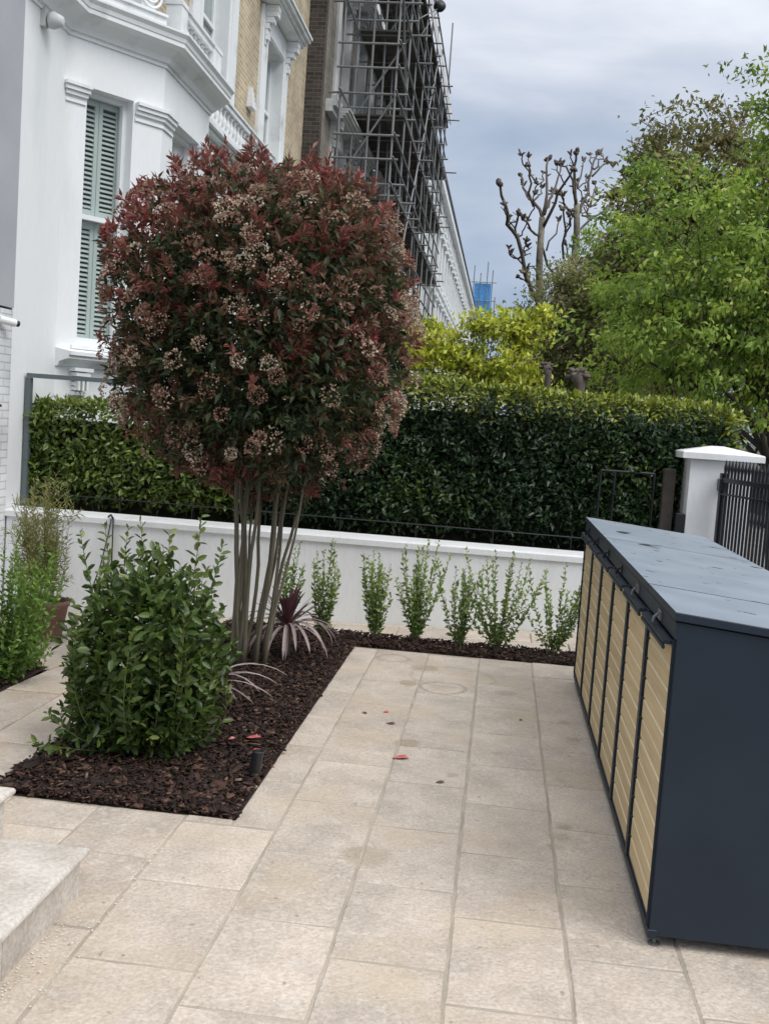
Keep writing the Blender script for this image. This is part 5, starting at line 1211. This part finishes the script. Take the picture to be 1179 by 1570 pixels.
def leafy_tree(root_name, label, base, cc, r, nclus, per, size, material, seed, width=.5, tshift=0, clump=.30, trunk_r=.12, limbs=14, droop=.4, power=2.3, amp=.22, inner=.3, extra=None, barkm='bark_dark', cat='tree', group=None, lean=None):
    base = Vector(base); cc = np.array(cc, float); r = np.array(r, float)
    root = empty(root_name, base, label, cat, group); g = random.Random(seed); gg = np.random.default_rng(seed)
    C_, d, t = shell_points(nclus, cc, r, inner, power, seed, amp)
    if extra is not None: C_ = np.concatenate([C_, np.array(extra)]); d = np.concatenate([d, np.tile([0, 0, 1.], (len(extra), 1))])
    vis = visible(C_, 80); C_, d = C_[vis], d[vis]
    # trunk with limbs reaching into the crown
    top = Vector(cc)+Vector((0, 0, r[2]*.55)); b = MB(); k_ = (lean or 0)
    pts = bez(base, base.lerp(top, .5)+Vector((k_, 0, 0)), top, 9); b.tube([base-Vector((0, 0, .3))]+pts, [trunk_r*1.25]+[trunk_r*(1-.8*k/8) for k in range(9)], 9); b.build('trunk', M[barkm], root, smooth=True)
    ends = []
    for i in range(limbs):
        f = g.uniform(.18, .9); x = f*8; j = min(int(x), 7); p = pts[j].lerp(pts[j+1], x-j); q = C_[gg.integers(len(C_))] if len(C_) else cc
        q = Vector(q); q.z = max(q.z, p.z+.1*r[2]); mid = p.lerp(q, .5)+Vector((0, 0, .12*r[2])); bb_ = MB(); R_ = trunk_r*(.5-.3*f)
        lp_ = bez(p, mid, q, 7); bb_.tube(lp_, [R_*(1-.85*k/6) for k in range(7)], 6)
        for s in range(3):
            q3 = Vector(C_[gg.integers(len(C_))]); a0 = lp_[2+s]
            if (q3-a0).length < r[0]*1.1: bb_.tube(bez(a0, a0.lerp(q3, .5)+Vector((0, 0, .1)), q3, 5), [R_*.45*(1-.8*k/4) for k in range(5)], 5)
        bb_.build('limb', M[barkm], root, smooth=True, fix=False)
    n = len(C_)*per; Cq = np.repeat(C_, per, 0); dq = np.repeat(d, per, 0)
    P = Cq + gg.normal(size=(n, 3))*clump*np.array([1, 1, .5])*np.repeat(gg.uniform(.35, 1.3, len(C_)), per)[:, None]
    D = norm(dq*.5+gg.normal(size=(n, 3))*.6+np.array([0, 0, -droop])); tint = np.clip(.12+.6*gg.random(n)+.22*np.repeat(gg.normal(size=len(C_)), per)*1.0+tshift, 0, .98 if tshift < .3 else 1)
    leaves('crown', P, D, size*gg.uniform(.7, 1.25, n), width, tint, material, root, TPL1, N=gg.normal(size=(n, 3))*.6+[0, -.3, .8])
    # fine twigs
    tw = MB()
    for i in range(min(len(C_), 260)):
        c0 = Vector(C_[gg.integers(len(C_))]); tw.tube([c0-Vector(gg.normal(size=3))*clump*.9, c0+Vector(gg.normal(size=3))*clump], [size*.10, size*.05], 3, False)
    tw.build('twigs', M['twig'], root, fix=False)['kind'] = 'stuff'
    return root

# golden shrub behind the hedge
gsx = np.random.default_rng(4)
def mound(cx, cy, cz, rx, ry, rz, n): 
    v = norm(gsx.normal(size=(n, 3))); return np.array([cx, cy, cz])+v*np.array([rx, ry, rz])*gsx.uniform(.3, 1, (n, 1))
ex = np.concatenate([mound(-.98, 12, 2.62, .34, .3, .38, 60), mound(-.62, 12, 2.55, .35, .3, .30, 45), mound(-.33, 12, 2.93, .20, .25, .20, 26), mound(.12, 12.1, 2.95, .30, .3, .28, 50), mound(-.05, 12, 2.45, .50, .3, .30, 60), mound(.36, 12.1, 3.14, .12, .15, .10, 10)])
leafy_tree('golden_shrub', 'bright golden yellow leafy shrub rising behind the dark hedge', (-.3, 12.1, .2), (-.3, 12.1, 2.5), (.7, .4, .4), 30, 30, .072, M['leaf_gold'], 31, .46, clump=.075, trunk_r=.04, limbs=16, droop=.0, extra=ex, barkm='twig', cat='shrub')
# big green street tree at the right
lead = [(3.75+gsx.normal()*.2, 16+gsx.normal()*.3, 5.9+i*.06) for i in range(26)] + [(3.75+gsx.normal()*.2, 16+gsx.normal()*.3, 5.6+i*.06) for i in range(30)]
leafy_tree('street_tree', 'large bright green broadleaf street tree filling the right edge', (4.15, 16, -.15), (3.85, 16.2, 3.95), (2.5, 2.3, 1.9), 900, 66, .10, M['leaf_spring'], 41, .46, clump=.19, trunk_r=.11, limbs=30, droop=.5, extra=lead, lean=-.1, inner=.25, amp=.3)
# low swooping limb of that tree
tb = bpy.data.objects['street_tree']; b = MB()
for pts, R_ in ((((1176, 700), (1168, 668), (1150, 635), (1110, 600), (1085, 560), (1060, 520)), .045), (((1178, 610), (1160, 590), (1140, 583), (1128, 582)), .03), (((1176, 640), (1172, 560), (1150, 480), (1110, 430)), .045)):
    q = [px_point(x, y, 16-.2*i) for i, (x, y) in enumerate(pts)]; b.tube(q, [R_*(1-.6*k/(len(q)-1)) for k in range(len(q))], 7)
b.build('limb', M['bark_dark'], tb, smooth=True, fix=False)
leafy_tree('bronze_tree', 'taller bronze-green tree standing behind the bright green street tree', (3.55, 23.5, -.2), (3.8, 23.5, 5.95), (1.85, 1.8, 2.75), 700, 60, .14, M['leaf_bronze'], 51, .5, clump=.24, trunk_r=.15, limbs=22, droop=.4, inner=.2, amp=.14)
leafy_tree('blossom_tree', 'twiggy olive and brown spring tree just right of the bare pollards', (2.2, 27, -.2), (2.0, 27, 3.9), (1.6, 1.3, 2.4), 700, 50, .13, M['leaf_olive'], 61, .5, clump=.25, trunk_r=.06, limbs=12, droop=0, inner=.45, amp=.2, barkm='bark')
leafy_tree('far_tree', 'low hazy green tree at the foot of the bare pollards', (1.2, 36, -.2), (1.0, 36, 3.6), (1.4, 1.4, 2.0), 160, 26, .12, M['leaf_olive'], 62, .5, clump=.3, trunk_r=.10, limbs=14, droop=0, inner=.1, barkm='bark')
for i, (x, y, z, rx, rz, lab) in enumerate(((4.2, 31, 3.0, 3.0, 2.6, 'olive twiggy tree low behind the dark trunk in the centre right'), (7.5, 30, 4.2, 3.0, 3.6, 'green street tree seen behind the large one at the right edge'), (6.0, 45, 5.0, 4.2, 4.6, 'far green tree closing the street behind the others'), (2.8, 52, 4.0, 2.6, 3.2, 'far olive tree beyond the blossom tree'))):
    leafy_tree('background_tree', lab, (x, y, -.2), (x, y, z), (rx, 1.8, rz), 260, 26, .15, M['leaf_olive'] if i in (0, 3) else M['leaf_spring'], 70+i, .5, clump=.35, trunk_r=.14, limbs=14, droop=.2, inner=.1)
# hedge-top stump of an old pollard
for (x, y, s, lab) in ((885, 574, 1.0, 'knobbly grey-brown cut trunk head poking above the hedge'), (837, 560, .6, 'smaller knobbly cut branch head above the hedge beside the golden shrub')):
    c_ = px_point(x, y, 11.3); root = empty('cut_trunk', (c_.x, c_.y, .3), lab, 'stump'); g = random.Random(x); b = MB(); b.tube([(c_.x, c_.y, .3), (c_.x+.03, c_.y, c_.z-.1), c_], [.07*s, .06*s, .08*s], 9); b.build('trunk', M['bark'], root, smooth=True)
    b = MB()
    for k in range(34):
        o_ = Vector((g.uniform(-.11, .11)*s, g.uniform(-.06, .06)*s, g.uniform(-.06, .06)*s)); b.tube([c_+o_*.3, c_+o_, c_+o_*1.3], [.03*s, .026*s*g.uniform(.6, 1.3), .004*s], 5)
    b.build('knuckles', M['bark'], root, smooth=True, fix=False)

# ------------------------------------------------------------------ across the street
def facing_house(y0, ln, label):
    XS = 17.2; h = empty('facing_house', (19, y0+ln/2, 0), label, 'house', 'white houses across the street')
    fr, _ = frame_of(Vector((XS, y0+ln, 0)), Vector((XS, y0, 0))); ws = [(ln*.15, ln*.15+1.2), (ln*.6, ln*.6+1.2)]
    wl = MB(); rows = ((1.0, 3.8), (5.0, 7.6), (8.8, 11.0)); zz = [-.7, 4.4, 8.2, 12.5]
    for (z0, z1), (h0, h1) in zip(zip(zz[:-1], zz[1:]), rows): wall_with_holes(fr, .02, ln-.02, z0, z1, [(a, c_, h0, h1) for a, c_ in ws], -.3, 0, wl)
    wl.box(XS+.31, XS+8, y0+.02, y0+ln-.02, -.7, 12.4); wl.build('wall', M['stucco'], h)
    for (h0, h1) in rows:
        for (a, c_) in ws:
            m1 = MB(); m1.obox(fr, a-.2, a, 0, .1, h0, h1); m1.obox(fr, c_, c_+.2, 0, .1, h0, h1); m1.obox(fr, a-.3, c_+.3, 0, .2, h1+.001, h1+.2); w_ = m1.build('window', M['trim'], h)
            m2 = MB(); m2.poly([fr(a, -.2, h0), fr(c_, -.2, h0), fr(c_, -.2, h1), fr(a, -.2, h1)]); m2.build('pane', M['farpane'], w_)
    m1 = MB(); m1.box(XS-.3, XS+8, y0, y0+ln, 12.501, 12.8); m1.build('roof', M['slate'], h)
for i, n_ in enumerate(('nearest', 'second', 'third', 'farthest')): facing_house(34+i*9.03, 9.0, 'white house across the street glimpsed through trees, %s of the row' % n_)

def car():
    c0 = Vector((7.35, 27.5, -.24)); root = empty('parked_car', c0, 'dark parked car on the street seen through the iron gate bars', 'car')
    prof = [(-2.2, .35), (-2.25, .62), (-2.1, .85), (-1.6, .95), (-1.05, 1.0), (1.45, .98), (2.05, .92), (2.25, .7), (2.2, .35)]
    b = MB(); b.loft([[(c0.x+sx*w, c0.y+y, c0.z+(z if abs(sx) < 1 or z < .9 else z-.03)) for y, z in prof] for sx, w in ((-1, .84), (-1, .89), (1, .89), (1, .84))], True); b.build('body', M['charcoal'], root, smooth=False, bevel=.04)
    b = MB(); cb_ = [(-1.15, .985), (-.45, 1.42), (.85, 1.44), (1.6, .985)]
    b.loft([[(c0.x+x_, c0.y+y*(1 if z < 1.1 else .98), c0.z+z) for y, z in cb_] for x_ in (-.72, -.68, .68, .72)], True); b.build('cabin', M['farpane'], root, bevel=.03)
    for sx in (-1, 1):
        for y in (-1.4, 1.4):
            q = MB(); q.lathe([(.33, 0), (.33, .18)], n=20); q.v = [(c0.x+sx*(.90-z_) if sx > 0 else c0.x-.90+z_, c0.y+y+x_, c0.z+.33+y_) for x_, y_, z_ in q.v]; wh = q.build('wheel', M['black'], root)
            q = MB(); q.lathe([(.2, 0), (.2, .03)], n=16); q.v = [(c0.x+sx*(.905+z_), c0.y+y+x_, c0.z+.33+y_) for x_, y_, z_ in q.v]; q.build('rim', M['steel'], wh)
        b = MB(); b.cbox(c0.x+sx*.68-.14, c0.x+sx*.68+.14, c0.y-2.27, c0.y-2.2, c0.z+.62, c0.z+.76, .01); b.build('headlight', M['sash'], root)
car()

# make sure nothing is left un-parented as a stray helper
sc.render.film_transparent = False
